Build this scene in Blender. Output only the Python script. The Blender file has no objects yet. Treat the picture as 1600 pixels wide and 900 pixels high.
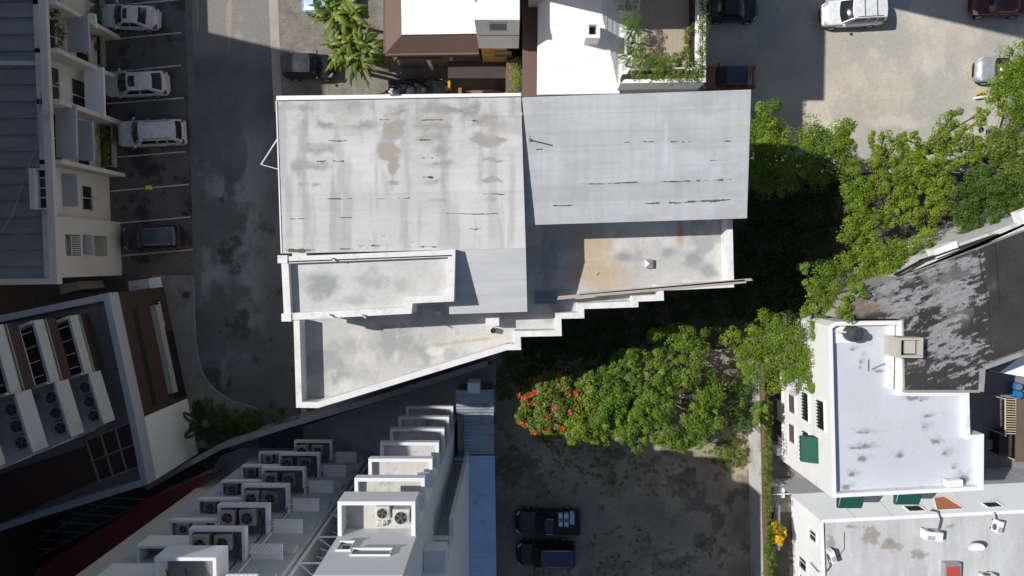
import bpy, bmesh, math, random
import numpy as np
from mathutils import Vector, Matrix

# ---------------------------------------------------------------- camera, sky, sun, exposure
sc = bpy.context.scene
COL = sc.collection
H, F, TAU = 51.0, 1066.0, math.atan(45.0 / 1066.0)      # drone height (m), focal length (px of the 1600 px photo), tilt from nadir
cam_d = bpy.data.cameras.new('drone_camera')
cam_d.sensor_width = 36.0
cam_d.lens = 36.0 * F / 1600.0
cam_d.clip_start = 0.5
cam_d.clip_end = 2000.0
cam = bpy.data.objects.new('drone_camera', cam_d)
COL.objects.link(cam)
cam.location = (0, 0, H)
cam.rotation_euler = (-TAU, 0, 0)
sc.camera = cam

SUN_EL, SUN_R = math.radians(45.9), 0.23                # elevation; shadow runs 1 right, 0.23 down in plan
phi = math.atan(SUN_R)
to_sun = Vector((-math.cos(phi) * math.cos(SUN_EL), math.sin(phi) * math.cos(SUN_EL), math.sin(SUN_EL)))
world = bpy.data.worlds.new('World')
sc.world = world
world.use_nodes = True
wn = world.node_tree
sky = wn.nodes.new('ShaderNodeTexSky')
sky.sky_type = 'NISHITA'
sky.sun_disc = False
sky.sun_elevation = SUN_EL
sky.sun_rotation = math.atan2(to_sun.x, to_sun.y)
sky.air_density = 1.0
sky.dust_density = 1.0
sky.ozone_density = 1.0
wn.nodes['Background'].inputs['Strength'].default_value = 0.076
wn.links.new(sky.outputs['Color'], wn.nodes['Background'].inputs['Color'])
sun_d = bpy.data.lights.new('sun', 'SUN')
sun_d.energy = 4.6
sun_d.angle = math.radians(0.53)
sun_d.color = (1.0, 0.97, 0.915)
sun = bpy.data.objects.new('sun', sun_d)
COL.objects.link(sun)
sun.rotation_euler = to_sun.to_track_quat('Z', 'Y').to_euler()
sc.view_settings.view_transform = 'Standard'
sc.view_settings.look = 'None'
sc.view_settings.exposure = 0.0
sc.view_settings.gamma = 1.0
sc.view_settings.use_curve_mapping = False

random.seed(7)
rng = np.random.default_rng(7)
ct, st = math.cos(TAU), math.sin(TAU)

# ---------------------------------------------------------------- survey helpers: photo pixel + real height -> place
def P(u, v, z=0.0):
    a, b = u - 800.0, 450.0 - v
    d = (a, -st * F + ct * b, -ct * F - st * b)
    t = (z - H) / d[2]
    return Vector((d[0] * t, d[1] * t, z))

def proj(X, Y, Z):
    dz = Z - H
    depth = -st * Y - ct * dz
    return 800.0 + F * X / depth, 450.0 - F * (ct * Y - st * dz) / depth

def ppm(z):
    return F / (H - z)

# ---------------------------------------------------------------- noise for painted wear
def vnoise(x, y, seed=0):
    xi, yi = np.floor(x).astype(np.int64), np.floor(y).astype(np.int64)
    xf, yf = x - xi, y - yi
    def h(a, b):
        n = (a * 374761393 + b * 668265263 + seed * 982451653) & 0xFFFFFFFF
        n = ((n ^ (n >> 13)) * 1274126177) & 0xFFFFFFFF
        return ((n ^ (n >> 16)) & 0xFFFF) / 65535.0
    sx, sy = xf * xf * (3 - 2 * xf), yf * yf * (3 - 2 * yf)
    return (h(xi, yi) * (1 - sx) + h(xi + 1, yi) * sx) * (1 - sy) + (h(xi, yi + 1) * (1 - sx) + h(xi + 1, yi + 1) * sx) * sy

def fbm(x, y, octaves=5, seed=0, gain=0.5):
    s, a, t = 0.0, 1.0, 0.0
    for k in range(octaves):
        s = s + a * vnoise(x * 2 ** k + 17.3 * k, y * 2 ** k - 9.1 * k, seed + k)
        t += a
        a *= gain
    return s / t

def smooth(a, b, x):
    t = np.clip((x - a) / (b - a), 0, 1)
    return t * t * (3 - 2 * t)

# ---------------------------------------------------------------- materials
MATS = {}
def node_mat(name):
    m = bpy.data.materials.new(name)
    m.use_nodes = True
    nt = m.node_tree
    return m, nt, nt.nodes['Principled BSDF']

def M(name, col=(.5, .5, .5), rough=.8, var=.15, scale=1.2, bump=.15, metal=0.0, streak=None, fine=18.0, dirt=0.0, dirtcol=(.12, .10, .08), spec=.35):
    """plain surface with large and fine mottling; 'dirt' is the share of blotchy grime; streak=(sx,sy,sz) stretches the mottling"""
    if name in MATS:
        return MATS[name]
    m, nt, bs = node_mat(name)
    N, L = nt.nodes, nt.links
    geo = N.new('ShaderNodeNewGeometry')
    mp = N.new('ShaderNodeMapping')
    if streak:
        mp.inputs['Scale'].default_value = streak
    L.new(geo.outputs['Position'], mp.inputs['Vector'])
    n1 = N.new('ShaderNodeTexNoise'); n1.inputs['Scale'].default_value = scale; n1.inputs['Detail'].default_value = 6; n1.inputs['Roughness'].default_value = .62
    n2 = N.new('ShaderNodeTexNoise'); n2.inputs['Scale'].default_value = fine; n2.inputs['Detail'].default_value = 3
    L.new(mp.outputs['Vector'], n1.inputs['Vector'])
    L.new(geo.outputs['Position'], n2.inputs['Vector'])
    add = N.new('ShaderNodeMath'); add.operation = 'MULTIPLY_ADD'; add.inputs[1].default_value = .4
    L.new(n2.outputs['Fac'], add.inputs[0]); 
    mul = N.new('ShaderNodeMath'); mul.operation = 'MULTIPLY'; mul.inputs[1].default_value = .6
    L.new(n1.outputs['Fac'], mul.inputs[0]); L.new(mul.outputs[0], add.inputs[2])
    ramp = N.new('ShaderNodeValToRGB')
    ramp.color_ramp.elements[0].position = .3
    ramp.color_ramp.elements[1].position = .7
    ramp.color_ramp.elements[0].color = tuple(c * (1 - var) for c in col) + (1,)
    ramp.color_ramp.elements[1].color = tuple(min(1, c * (1 + var)) for c in col) + (1,)
    L.new(add.outputs[0], ramp.inputs['Fac'])
    out = ramp.outputs['Color']
    if dirt > 0:
        n3 = N.new('ShaderNodeTexNoise'); n3.inputs['Scale'].default_value = scale * .7; n3.inputs['Detail'].default_value = 9; n3.inputs['Roughness'].default_value = .7
        off = N.new('ShaderNodeMapping'); off.inputs['Location'].default_value = (31.7, -12.2, 5.5)
        L.new(mp.outputs['Vector'], off.inputs['Vector']); L.new(off.outputs['Vector'], n3.inputs['Vector'])
        r2 = N.new('ShaderNodeValToRGB')
        r2.color_ramp.elements[0].position = .62 - dirt * .25
        r2.color_ramp.elements[1].position = .74
        r2.color_ramp.elements[0].color = (0, 0, 0, 1)
        r2.color_ramp.elements[1].color = (.85, .85, .85, 1)
        L.new(n3.outputs['Fac'], r2.inputs['Fac'])
        mx = N.new('ShaderNodeMix'); mx.data_type = 'RGBA'
        L.new(r2.outputs['Color'], mx.inputs['Factor']); L.new(out, mx.inputs['A']); mx.inputs['B'].default_value = dirtcol + (1,)
        out = mx.outputs['Result']
    L.new(out, bs.inputs['Base Color'])
    bs.inputs['Roughness'].default_value = rough
    bs.inputs['Metallic'].default_value = metal
    bs.inputs['Specular IOR Level'].default_value = spec
    if bump > 0:
        b = N.new('ShaderNodeBump'); b.inputs['Strength'].default_value = bump; b.inputs['Distance'].default_value = .02
        L.new(add.outputs[0], b.inputs['Height']); L.new(b.outputs['Normal'], bs.inputs['Normal'])
    MATS[name] = m
    return m

def worn(name, rough=.85, fine=25.0, amt=.22, bump=.3, mid=5.0):
    """colour comes from the 'Col' attribute (wear with a shape of its own), multiplied by fine grain"""
    if name in MATS:
        return MATS[name]
    m, nt, bs = node_mat(name)
    N, L = nt.nodes, nt.links
    at = N.new('ShaderNodeAttribute'); at.attribute_name = 'Col'
    geo = N.new('ShaderNodeNewGeometry')
    n = N.new('ShaderNodeTexNoise'); n.inputs['Scale'].default_value = fine; n.inputs['Detail'].default_value = 4; n.inputs['Roughness'].default_value = .7
    n2 = N.new('ShaderNodeTexNoise'); n2.inputs['Scale'].default_value = mid; n2.inputs['Detail'].default_value = 5; n2.inputs['Roughness'].default_value = .65
    L.new(geo.outputs['Position'], n.inputs['Vector']); L.new(geo.outputs['Position'], n2.inputs['Vector'])
    ad = N.new('ShaderNodeMath'); ad.operation = 'ADD'
    L.new(n.outputs['Fac'], ad.inputs[0]); L.new(n2.outputs['Fac'], ad.inputs[1])
    mr = N.new('ShaderNodeMapRange'); mr.inputs['From Min'].default_value = .6; mr.inputs['From Max'].default_value = 1.4
    mr.inputs['To Min'].default_value = 1 - amt; mr.inputs['To Max'].default_value = 1 + amt
    L.new(ad.outputs[0], mr.inputs['Value'])
    mx = N.new('ShaderNodeVectorMath'); mx.operation = 'SCALE'
    L.new(at.outputs['Color'], mx.inputs[0]); L.new(mr.outputs['Result'], mx.inputs['Scale'])
    L.new(mx.outputs['Vector'], bs.inputs['Base Color'])
    bs.inputs['Roughness'].default_value = rough
    bs.inputs['Specular IOR Level'].default_value = .3
    b = N.new('ShaderNodeBump'); b.inputs['Strength'].default_value = bump; b.inputs['Distance'].default_value = .015
    L.new(ad.outputs[0], b.inputs['Height']); L.new(b.outputs['Normal'], bs.inputs['Normal'])
    MATS[name] = m
    return m

def leafmat(name, trans=.28, rough=.45):
    if name in MATS:
        return MATS[name]
    m, nt, bs = node_mat(name)
    N, L = nt.nodes, nt.links
    at = N.new('ShaderNodeAttribute'); at.attribute_name = 'Col'
    L.new(at.outputs['Color'], bs.inputs['Base Color'])
    bs.inputs['Roughness'].default_value = rough
    bs.inputs['Specular IOR Level'].default_value = .3
    tr = N.new('ShaderNodeBsdfTranslucent')
    sc2 = N.new('ShaderNodeVectorMath'); sc2.operation = 'MULTIPLY'; sc2.inputs[1].default_value = (1.5, 1.6, .6)
    L.new(at.outputs['Color'], sc2.inputs[0]); L.new(sc2.outputs['Vector'], tr.inputs['Color'])
    mx = N.new('ShaderNodeMixShader'); mx.inputs['Fac'].default_value = trans
    L.new(bs.outputs['BSDF'], mx.inputs[1]); L.new(tr.outputs['BSDF'], mx.inputs[2])
    L.new(mx.outputs['Shader'], N['Material Output'].inputs['Surface'])
    MATS[name] = m
    return m

def paint(name, col, rough=.28, metal=.0, coat=.6):
    if name in MATS:
        return MATS[name]
    m, nt, bs = node_mat(name)
    N, L = nt.nodes, nt.links
    tc = N.new('ShaderNodeTexCoord')
    n = N.new('ShaderNodeTexNoise'); n.inputs['Scale'].default_value = 3.0; n.inputs['Detail'].default_value = 6
    L.new(tc.outputs['Object'], n.inputs['Vector'])
    r = N.new('ShaderNodeValToRGB')
    r.color_ramp.elements[0].color = tuple(c * .86 for c in col) + (1,); r.color_ramp.elements[0].position = .35
    r.color_ramp.elements[1].color = tuple(min(1, c * 1.06) for c in col) + (1,); r.color_ramp.elements[1].position = .65
    L.new(n.outputs['Fac'], r.inputs['Fac']); L.new(r.outputs['Color'], bs.inputs['Base Color'])
    mr = N.new('ShaderNodeMapRange'); mr.inputs['To Min'].default_value = rough * .8; mr.inputs['To Max'].default_value = min(1, rough * 1.5)
    L.new(n.outputs['Fac'], mr.inputs['Value']); L.new(mr.outputs['Result'], bs.inputs['Roughness'])
    bs.inputs['Metallic'].default_value = metal
    bs.inputs['Coat Weight'].default_value = coat
    bs.inputs['Coat Roughness'].default_value = .08
    MATS[name] = m
    return m

# ---------------------------------------------------------------- object helpers
def tag(o, label=None, cat=None, group=None, kind=None):
    if label: o['label'] = label
    if cat: o['category'] = cat
    if group: o['group'] = group
    if kind: o['kind'] = kind
    return o

def thing(name, label, cat, loc=(0, 0, 0), rz=0.0, group=None):
    o = bpy.data.objects.new(name, None)
    o.empty_display_size = .3
    COL.objects.link(o)
    o.location = loc
    o.rotation_euler = (0, 0, rz)
    return tag(o, label, cat, group)

def wloc(o):
    v = Vector((0, 0, 0))
    while o is not None:
        v = v + o.location
        o = o.parent
    return v

def link(name, me, mat=None, parent=None, smooth_=False):
    o = bpy.data.objects.new(name, me)
    COL.objects.link(o)
    if mat is not None and not me.materials:
        me.materials.append(mat)
    if parent is not None:
        o.parent = parent
    if smooth_:
        me.polygons.foreach_set('use_smooth', [True] * len(me.polygons))
    return o

class MB:
    def __init__(s):
        s.v, s.f = [], []
    def quad(s, a, b, c, d):
        n = len(s.v); s.v += [tuple(a), tuple(b), tuple(c), tuple(d)]; s.f.append((n, n + 1, n + 2, n + 3)); return s
    def poly(s, pts):
        n = len(s.v); s.v += [tuple(p) for p in pts]; s.f.append(tuple(range(n, n + len(pts)))); return s
    def prism(s, pts, z0, z1):
        """pts: plan polygon (any winding); z1 may be a list of per-corner heights"""
        pts = [(p[0], p[1]) for p in pts]
        a = sum(pts[i][0] * pts[(i + 1) % len(pts)][1] - pts[(i + 1) % len(pts)][0] * pts[i][1] for i in range(len(pts)))
        zt = list(z1) if isinstance(z1, (list, tuple)) else [z1] * len(pts)
        zb = list(z0) if isinstance(z0, (list, tuple)) else [z0] * len(pts)
        if a < 0:
            pts = pts[::-1]; zt = zt[::-1]; zb = zb[::-1]
        n, k = len(s.v), len(pts)
        s.v += [(p[0], p[1], z) for p, z in zip(pts, zb)] + [(p[0], p[1], z) for p, z in zip(pts, zt)]
        s.f.append(tuple(range(n + k, n + 2 * k)))
        s.f.append(tuple(range(n + k - 1, n - 1, -1)))
        for i in range(k):
            j = (i + 1) % k
            s.f.append((n + i, n + j, n + k + j, n + k + i))
        return s
    def box(s, x0, x1, y0, y1, z0, z1):
        return s.prism([(min(x0, x1), min(y0, y1)), (max(x0, x1), min(y0, y1)), (max(x0, x1), max(y0, y1)), (min(x0, x1), max(y0, y1))], min(z0, z1), max(z0, z1))
    def obox(s, c, ux, hx, hy, z0, z1):
        ux = Vector((ux[0], ux[1])).normalized(); uy = Vector((-ux.y, ux.x)); c = Vector((c[0], c[1]))
        return s.prism([c - ux * hx - uy * hy, c + ux * hx - uy * hy, c + ux * hx + uy * hy, c - ux * hx + uy * hy], z0, z1)
    def tube(s, a, b, r0, r1=None, n=8, cap=True):
        a, b = Vector(a), Vector(b)
        r1 = r0 if r1 is None else r1
        d = (b - a)
        if d.length < 1e-6: return s
        d.normalize()
        x = d.orthogonal().normalized(); y = d.cross(x)
        k = len(s.v)
        for c, r in ((a, r0), (b, r1)):
            for i in range(n):
                t = 2 * math.pi * i / n
                s.v.append(tuple(c + x * math.cos(t) * r + y * math.sin(t) * r))
        for i in range(n):
            j = (i + 1) % n
            s.f.append((k + i, k + j, k + n + j, k + n + i))
        if cap:
            s.f.append(tuple(range(k + n - 1, k - 1, -1))); s.f.append(tuple(range(k + n, k + 2 * n)))
        return s
    def path(s, pts, r, n=6):
        for a, b in zip(pts[:-1], pts[1:]):
            s.tube(a, b, r, r, n)
        return s
    def disc(s, c, r, n=16, z=None):
        return s.poly([(c[0] + r * math.cos(2 * math.pi * i / n), c[1] + r * math.sin(2 * math.pi * i / n), c[2]) for i in range(n)])
    def mesh(s, name, off=(0, 0, 0)):
        me = bpy.data.meshes.new(name)
        ox, oy, oz = off
        me.from_pydata([(x - ox, y - oy, z - oz) for x, y, z in s.v], [], s.f)
        me.update()
        return me
    def build(s, name, mat, parent=None, local=False, smooth_=False, bevel=0.0):
        off = (0, 0, 0) if (parent is None or local) else wloc(parent)
        o = link(name, s.mesh(name, off), mat, parent, smooth_)
        if bevel > 0:
            md = o.modifiers.new('edge', 'BEVEL'); md.width = bevel; md.segments = 2; md.limit_method = 'ANGLE'
        return o

def pxs(pts, z):
    return [P(u, v, z) for u, v in pts]

def inset_ring(pts, w):
    """inner offset of a plan polygon by w (mitred)"""
    pts = [Vector((p[0], p[1])) for p in pts]
    a = sum(pts[i].x * pts[(i + 1) % len(pts)].y - pts[(i + 1) % len(pts)].x * pts[i].y for i in range(len(pts)))
    sgn = 1 if a > 0 else -1
    res = []
    for i in range(len(pts)):
        p, q, r = pts[i - 1], pts[i], pts[(i + 1) % len(pts)]
        d1, d2 = (q - p).normalized(), (r - q).normalized()
        n1, n2 = Vector((-d1.y, d1.x)) * sgn, Vector((-d2.y, d2.x)) * sgn
        b = n1 + n2
        res.append(q + b * (w / max(.3, 1 + n1.dot(n2))))
    return res

def grid(name, c, nu, nv, paintf, mat, parent=None, zf=None, kind=None, skirt=0.0):
    """c = 4 world corners (TL, TR, BR, BL). A finely divided sheet whose wear colours are computed per vertex."""
    c = [np.array(p[:], dtype=float) for p in c]
    s, t = np.meshgrid(np.linspace(0, 1, nu), np.linspace(0, 1, nv))
    s, t = s.ravel()[:, None], t.ravel()[:, None]
    p = c[0] * (1 - s) * (1 - t) + c[1] * s * (1 - t) + c[2] * s * t + c[3] * (1 - s) * t
    if zf is not None:
        p[:, 2] += zf(s.ravel(), t.ravel(), p)
    off = np.array(wloc(parent)[:]) if parent is not None else np.zeros(3)
    u, v = proj(p[:, 0], p[:, 1], p[:, 2])
    col = paintf(u, v, p)
    i = np.arange(nu * nv).reshape(nv, nu)
    f = np.stack([i[1:, :-1], i[1:, 1:], i[:-1, 1:], i[:-1, :-1]], -1).reshape(-1, 4)
    me = fast_mesh(name, p - off, f, col)
    o = link(name, me, mat, parent)
    if kind: o['kind'] = kind
    return o

def fast_mesh(name, v, f, col=None):
    me = bpy.data.meshes.new(name)
    n, k = len(v), len(f)
    me.vertices.add(n)
    me.vertices.foreach_set('co', np.ascontiguousarray(v, dtype=np.float32).ravel())
    w = f.shape[1]
    me.loops.add(k * w)
    me.loops.foreach_set('vertex_index', np.ascontiguousarray(f, dtype=np.int32).ravel())
    me.polygons.add(k)
    me.polygons.foreach_set('loop_start', np.arange(0, k * w, w, dtype=np.int32))
    me.update(calc_edges=True)
    if col is not None:
        at = me.color_attributes.new('Col', 'FLOAT_COLOR', 'POINT')
        rgba = np.ones((n, 4), dtype=np.float32); rgba[:, :3] = np.clip(col, 0, 1)
        at.data.foreach_set('color', rgba.ravel())
    return me

def mixc(a, b, t):
    return a * (1 - t[:, None]) + np.asarray(b)[None, :] * t[:, None]

def blob(u, v, cu, cv, ru, rv, soft=.5, seed=0, wob=.5, sc_=.06):
    d = np.sqrt(((u - cu) / ru) ** 2 + ((v - cv) / rv) ** 2)
    d = d + wob * (fbm(u * sc_, v * sc_, 4, seed) - .5) * 2
    return 1 - smooth(1 - soft, 1, d)

# shared materials
WHITE = M('white_wall_paint', (.78, .78, .77), .8, .05, .8, .08, dirt=.12, dirtcol=(.42, .40, .37))
WHITE_CLEAN = M('fresh_white_paint', (.80, .80, .79), .75, .04, .6, .05)
WHITE_ROOF = M('white_roof_coating', (.90, .90, .90), .7, .03, 1.0, .08)
CREAM = M('cream_wall_paint', (.60, .57, .51), .8, .08, .6, .1, dirt=.15, dirtcol=(.30, .27, .23))
GREYCON = M('grey_concrete', (.34, .33, .31), .88, .2, .9, .25, dirt=.25, dirtcol=(.14, .13, .12))
DARKCON = M('dark_concrete', (.14, .135, .13), .9, .25, 1.1, .25, dirt=.2, dirtcol=(.05, .05, .045))
BROWNR = M('brown_roof_paint', (.155, .098, .085), .75, .1, .7, .08, dirt=.1, dirtcol=(.10, .07, .06))
HOTELB = M('dark_brown_cladding', (.06, .035, .028), .7, .12, .8, .05)
GLASS = paint('dark_window_glass', (.018, .022, .026), .08, 0, .3)
BLACKM = M('black_metal', (.02, .02, .022), .5, .1, 5, 0)
STEEL = M('white_painted_steel', (.70, .70, .70), .5, .05, 5, 0)
GALV = M('galvanised_metal', (.42, .43, .44), .45, .12, 4, .05, metal=.5)
GREENC = M('green_canvas', (.012, .085, .062), .75, .12, 4, .1)
YELLOW = M('yellow_paint', (.62, .33, .02), .6, .12, 4, .05)
WOOD = M('weathered_board', (.40, .36, .31), .85, .15, 3, .2, streak=(1, 10, 1))
RUBBER = M('tyre_rubber', (.015, .015, .015), .85, .1, 8, 0)
BARK = M('tree_bark', (.12, .095, .07), .9, .25, 5, .4)
def inside(px_, py_, poly):
    c = np.zeros(len(px_), bool)
    n = len(poly)
    for i in range(n):
        x1, y1 = poly[i][0], poly[i][1]
        x2, y2 = poly[(i + 1) % n][0], poly[(i + 1) % n][1]
        if y1 == y2: continue
        cr = ((y1 > py_) != (y2 > py_)) & (px_ < (x2 - x1) * (py_ - y1) / (y2 - y1) + x1)
        c ^= cr
    return c

def grid_poly(name, poly, z, res, paintf, mat, parent=None, kind=None, zf=None):
    """finely divided flat sheet with the outline 'poly' (world xy); its outer vertices are pulled onto the outline"""
    poly = [(p[0], p[1]) for p in poly]
    xs, ys = [p[0] for p in poly], [p[1] for p in poly]
    gx, gy = np.arange(min(xs) - res, max(xs) + 2 * res, res), np.arange(min(ys) - res, max(ys) + 2 * res, res)
    X, Y = np.meshgrid(gx, gy)
    nv, nu = X.shape
    i = np.arange(nu * nv).reshape(nv, nu)
    f = np.stack([i[:-1, :-1], i[:-1, 1:], i[1:, 1:], i[1:, :-1]], -1).reshape(-1, 4)
    X, Y = X.ravel(), Y.ravel()
    ok = inside(X[f].mean(1), Y[f].mean(1), poly)
    f = f[ok]
    used = np.unique(f)
    remap = -np.ones(nu * nv, int); remap[used] = np.arange(len(used))
    f = remap[f]
    x, y = X[used].copy(), Y[used].copy()
    cnt = np.bincount(f.ravel(), minlength=len(x))
    bd = np.where(cnt < 4)[0]
    bx, by = x[bd], y[bd]
    best = np.full(len(bd), 1e9); nx, ny = bx.copy(), by.copy()
    for k in range(len(poly)):
        ax, ay = poly[k]; cx, cy = poly[(k + 1) % len(poly)]
        dx, dy = cx - ax, cy - ay
        t = np.clip(((bx - ax) * dx + (by - ay) * dy) / (dx * dx + dy * dy + 1e-12), 0, 1)
        qx, qy = ax + t * dx, ay + t * dy
        d = (bx - qx) ** 2 + (by - qy) ** 2
        m = d < best
        best[m] = d[m]; nx[m] = qx[m]; ny[m] = qy[m]
    x[bd], y[bd] = nx, ny
    p = np.stack([x, y, np.full(len(x), z)], 1)
    if zf is not None:
        p[:, 2] += zf(p)
    u, v = proj(p[:, 0], p[:, 1], p[:, 2])
    off = np.array(wloc(parent)[:]) if parent is not None else np.zeros(3)
    o = link(name, fast_mesh(name, p - off, f, paintf(u, v, p)), mat, parent)
    if kind: o['kind'] = kind
    return o

def base(col, p):
    return np.tile(np.array(col, float), (len(p), 1))

# ================================================================ SETTING
tag(MB().box(-320, 320, -320, 320, -.6, -.02).build('ground', M('bare_earth', (.10, .088, .07), .95, .3, .6, .4, dirt=.3, dirtcol=(.035, .03, .022))), kind='structure')

def paint_parking(u, v, p):
    c = base((.118, .108, .10), p)
    n = fbm(p[:, 0] * .5, p[:, 1] * .5, 6, 3, .6)
    c *= (.55 + .95 * n)[:, None]
    dk = smooth(.52, .66, fbm(p[:, 0] * .8 + 9, p[:, 1] * .8, 6, 11, .65))
    c = mixc(c, (.035, .031, .028), dk * .75)
    for cu, cv, r in ((190, 80, 12), (204, 272, 6), (275, 280, 7), (222, 330, 14), (240, 265, 12), (205, 180, 9), (190, 125, 10)):
        c = mixc(c, (.03, .027, .025), blob(u, v, cu, cv, r, r, .7, int(cu)) * .7)
    return c

parking = grid('parking_pavement', pxs([(146, -60), (293, -60), (312, 470), (150, 470)], .004), 90, 300, paint_parking, worn('stained_asphalt', amt=.3), kind='structure')
LINEP = M('faded_road_paint', (.52, .52, .50), .85, .25, 3, .05, dirt=.45, dirtcol=(.12, .11, .10))
for (a, b) in (((157, 11), (280, -1)), ((159, 63), (283, 51)), ((163, 114), (283, 102)), ((167, 162), (287, 153)), ((177, 246), (291, 237)), ((160, 300), (295, 288)), ((181, 349), (297, 339)), ((187, 400), (301, 390))):
    A, B = P(*a, .009), P(*b, .009)
    d = (B - A).normalized(); n = Vector((-d.y, d.x, 0)) * .05
    MB().quad(A - n, B - n, B + n, A + n).build('parking_line', LINEP, parking)

def paint_road(u, v, p):
    c = base((.125, .125, .128), p)
    n = fbm(p[:, 0] * .35, p[:, 1] * .35, 6, 21, .6)
    c *= (.6 + .8 * n)[:, None]
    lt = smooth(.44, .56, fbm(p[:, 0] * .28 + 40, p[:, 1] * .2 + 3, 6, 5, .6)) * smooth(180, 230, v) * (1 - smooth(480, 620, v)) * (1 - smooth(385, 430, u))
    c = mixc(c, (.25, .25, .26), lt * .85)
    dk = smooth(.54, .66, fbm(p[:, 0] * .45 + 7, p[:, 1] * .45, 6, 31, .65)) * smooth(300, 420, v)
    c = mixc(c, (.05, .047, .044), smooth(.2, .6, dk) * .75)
    top = 1 - smooth(60, 120, v + 60 * (fbm(u * .03, v * .03, 4, 8) - .5))
    c = mixc(c, (.23, .215, .19), top * .8)
    c = mixc(c, (.33, .30, .26), np.maximum(blob(u, v, 358, 25, 5, 60, .4, 4, .3), blob(u, v, 372, 55, 12, 14, .7, 6)) * .6)
    for cu, cv, ru, rv, s in ((395, 65, 14, 8, 1), (375, 28, 5, 9, 2), (350, 590, 8, 40, 3), (330, 430, 20, 8, 4), (385, 430, 8, 6, 5)):
        c = mixc(c, (.26, .25, .23), blob(u, v, cu, cv, ru, rv, .6, s) * .5)
    return c

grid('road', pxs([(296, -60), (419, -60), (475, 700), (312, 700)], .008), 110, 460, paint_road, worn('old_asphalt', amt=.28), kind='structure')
gut = MB()
gut.prism(pxs([(287, -60), (297, -60), (316, 480), (305, 480)], .016), -.1, .016)
tag(gut.build('gutter_strip', M('gutter_concrete', (.15, .145, .14), .9, .2, 1.5, .2, dirt=.3, dirtcol=(.05, .05, .045))), kind='structure')

tag(MB().prism(pxs([(417, -60), (432, -60), (441, 175), (428, 175)], .02), -.1, .02).build('concrete_strip', M('pale_concrete', (.36, .34, .30), .9, .15, 1, .2, dirt=.2, dirtcol=(.2, .18, .16))), kind='structure')

def paver_mat():
    m, nt, bs = node_mat('court_pavers')
    N, L = nt.nodes, nt.links
    geo = N.new('ShaderNodeNewGeometry')
    br = N.new('ShaderNodeTexBrick')
    br.inputs['Scale'].default_value = 5.0; br.inputs['Mortar Size'].default_value = .035; br.inputs['Brick Width'].default_value = .9; br.inputs['Row Height'].default_value = .62
    br.inputs['Color1'].default_value = (.25, .225, .19, 1); br.inputs['Color2'].default_value = (.19, .17, .145, 1); br.inputs['Mortar'].default_value = (.11, .10, .085, 1)
    L.new(geo.outputs['Position'], br.inputs['Vector'])
    n = N.new('ShaderNodeTexNoise'); n.inputs['Scale'].default_value = .9; n.inputs['Detail'].default_value = 7
    L.new(geo.outputs['Position'], n.inputs['Vector'])
    mr = N.new('ShaderNodeMapRange'); mr.inputs['From Min'].default_value = .3; mr.inputs['From Max'].default_value = .7; mr.inputs['To Min'].default_value = .75; mr.inputs['To Max'].default_value = 1.25
    L.new(n.outputs['Fac'], mr.inputs['Value'])
    vm = N.new('ShaderNodeVectorMath'); vm.operation = 'SCALE'
    L.new(br.outputs['Color'], vm.inputs[0]); L.new(mr.outputs['Result'], vm.inputs['Scale']); L.new(vm.outputs['Vector'], bs.inputs['Base Color'])
    bs.inputs['Roughness'].default_value = .9
    b = N.new('ShaderNodeBump'); b.inputs['Strength'].default_value = .4; b.inputs['Distance'].default_value = .01; b.invert = True
    L.new(br.outputs['Fac'], b.inputs['Height']); L.new(b.outputs['Normal'], bs.inputs['Normal'])
    return m
tag(MB().prism(pxs([(432, -60), (830, -60), (830, 190), (441, 190)], .012), -.1, .012).build('paved_court', paver_mat()), kind='structure')

def paint_lot(u, v, p):
    c = base((.50, .455, .385), p)
    n = fbm(p[:, 0] * .25, p[:, 1] * .25, 6, 41, .62)
    c *= (.72 + .56 * n)[:, None]
    g = smooth(.47, .6, fbm(p[:, 0] * .22 + 5, p[:, 1] * .16 + 8, 5, 43))
    c = mixc(c, (.38, .372, .345), g * .75)
    lt = smooth(.54, .66, fbm(p[:, 0] * .35 + 25, p[:, 1] * .3, 6, 47, .6))
    c = mixc(c, (.55, .51, .44), lt * .6)
    for cu, cv, ru, rv, s in ((1452, 105, 16, 26, 2), (1440, 25, 6, 22, 3), (1395, 190, 60, 14, 4), (1310, 195, 40, 15, 5)):
        c = mixc(c, (.58, .545, .47), blob(u, v, cu, cv, ru, rv, .7, s) * .6)
    for cu, cv, r, s in ((1512, 105, 2, 1), (1512, 113, 2, 5), (1560, 70, 10, 2)):
        c = mixc(c, (.25, .24, .21), blob(u, v, cu, cv, r, r, .8, s) * .5)
    c *= (1 + .10 * (fbm(p[:, 0] * 5, p[:, 1] * 5, 3, 49, .8) - .5) * 2)[:, None]
    return c
grid('gravel_lot', pxs([(1085, -90), (1720, -90), (1720, 270), (1085, 270)], .004), 330, 190, paint_lot, worn('compacted_gravel', fine=34, amt=.17, bump=.35), kind='structure')

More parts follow.
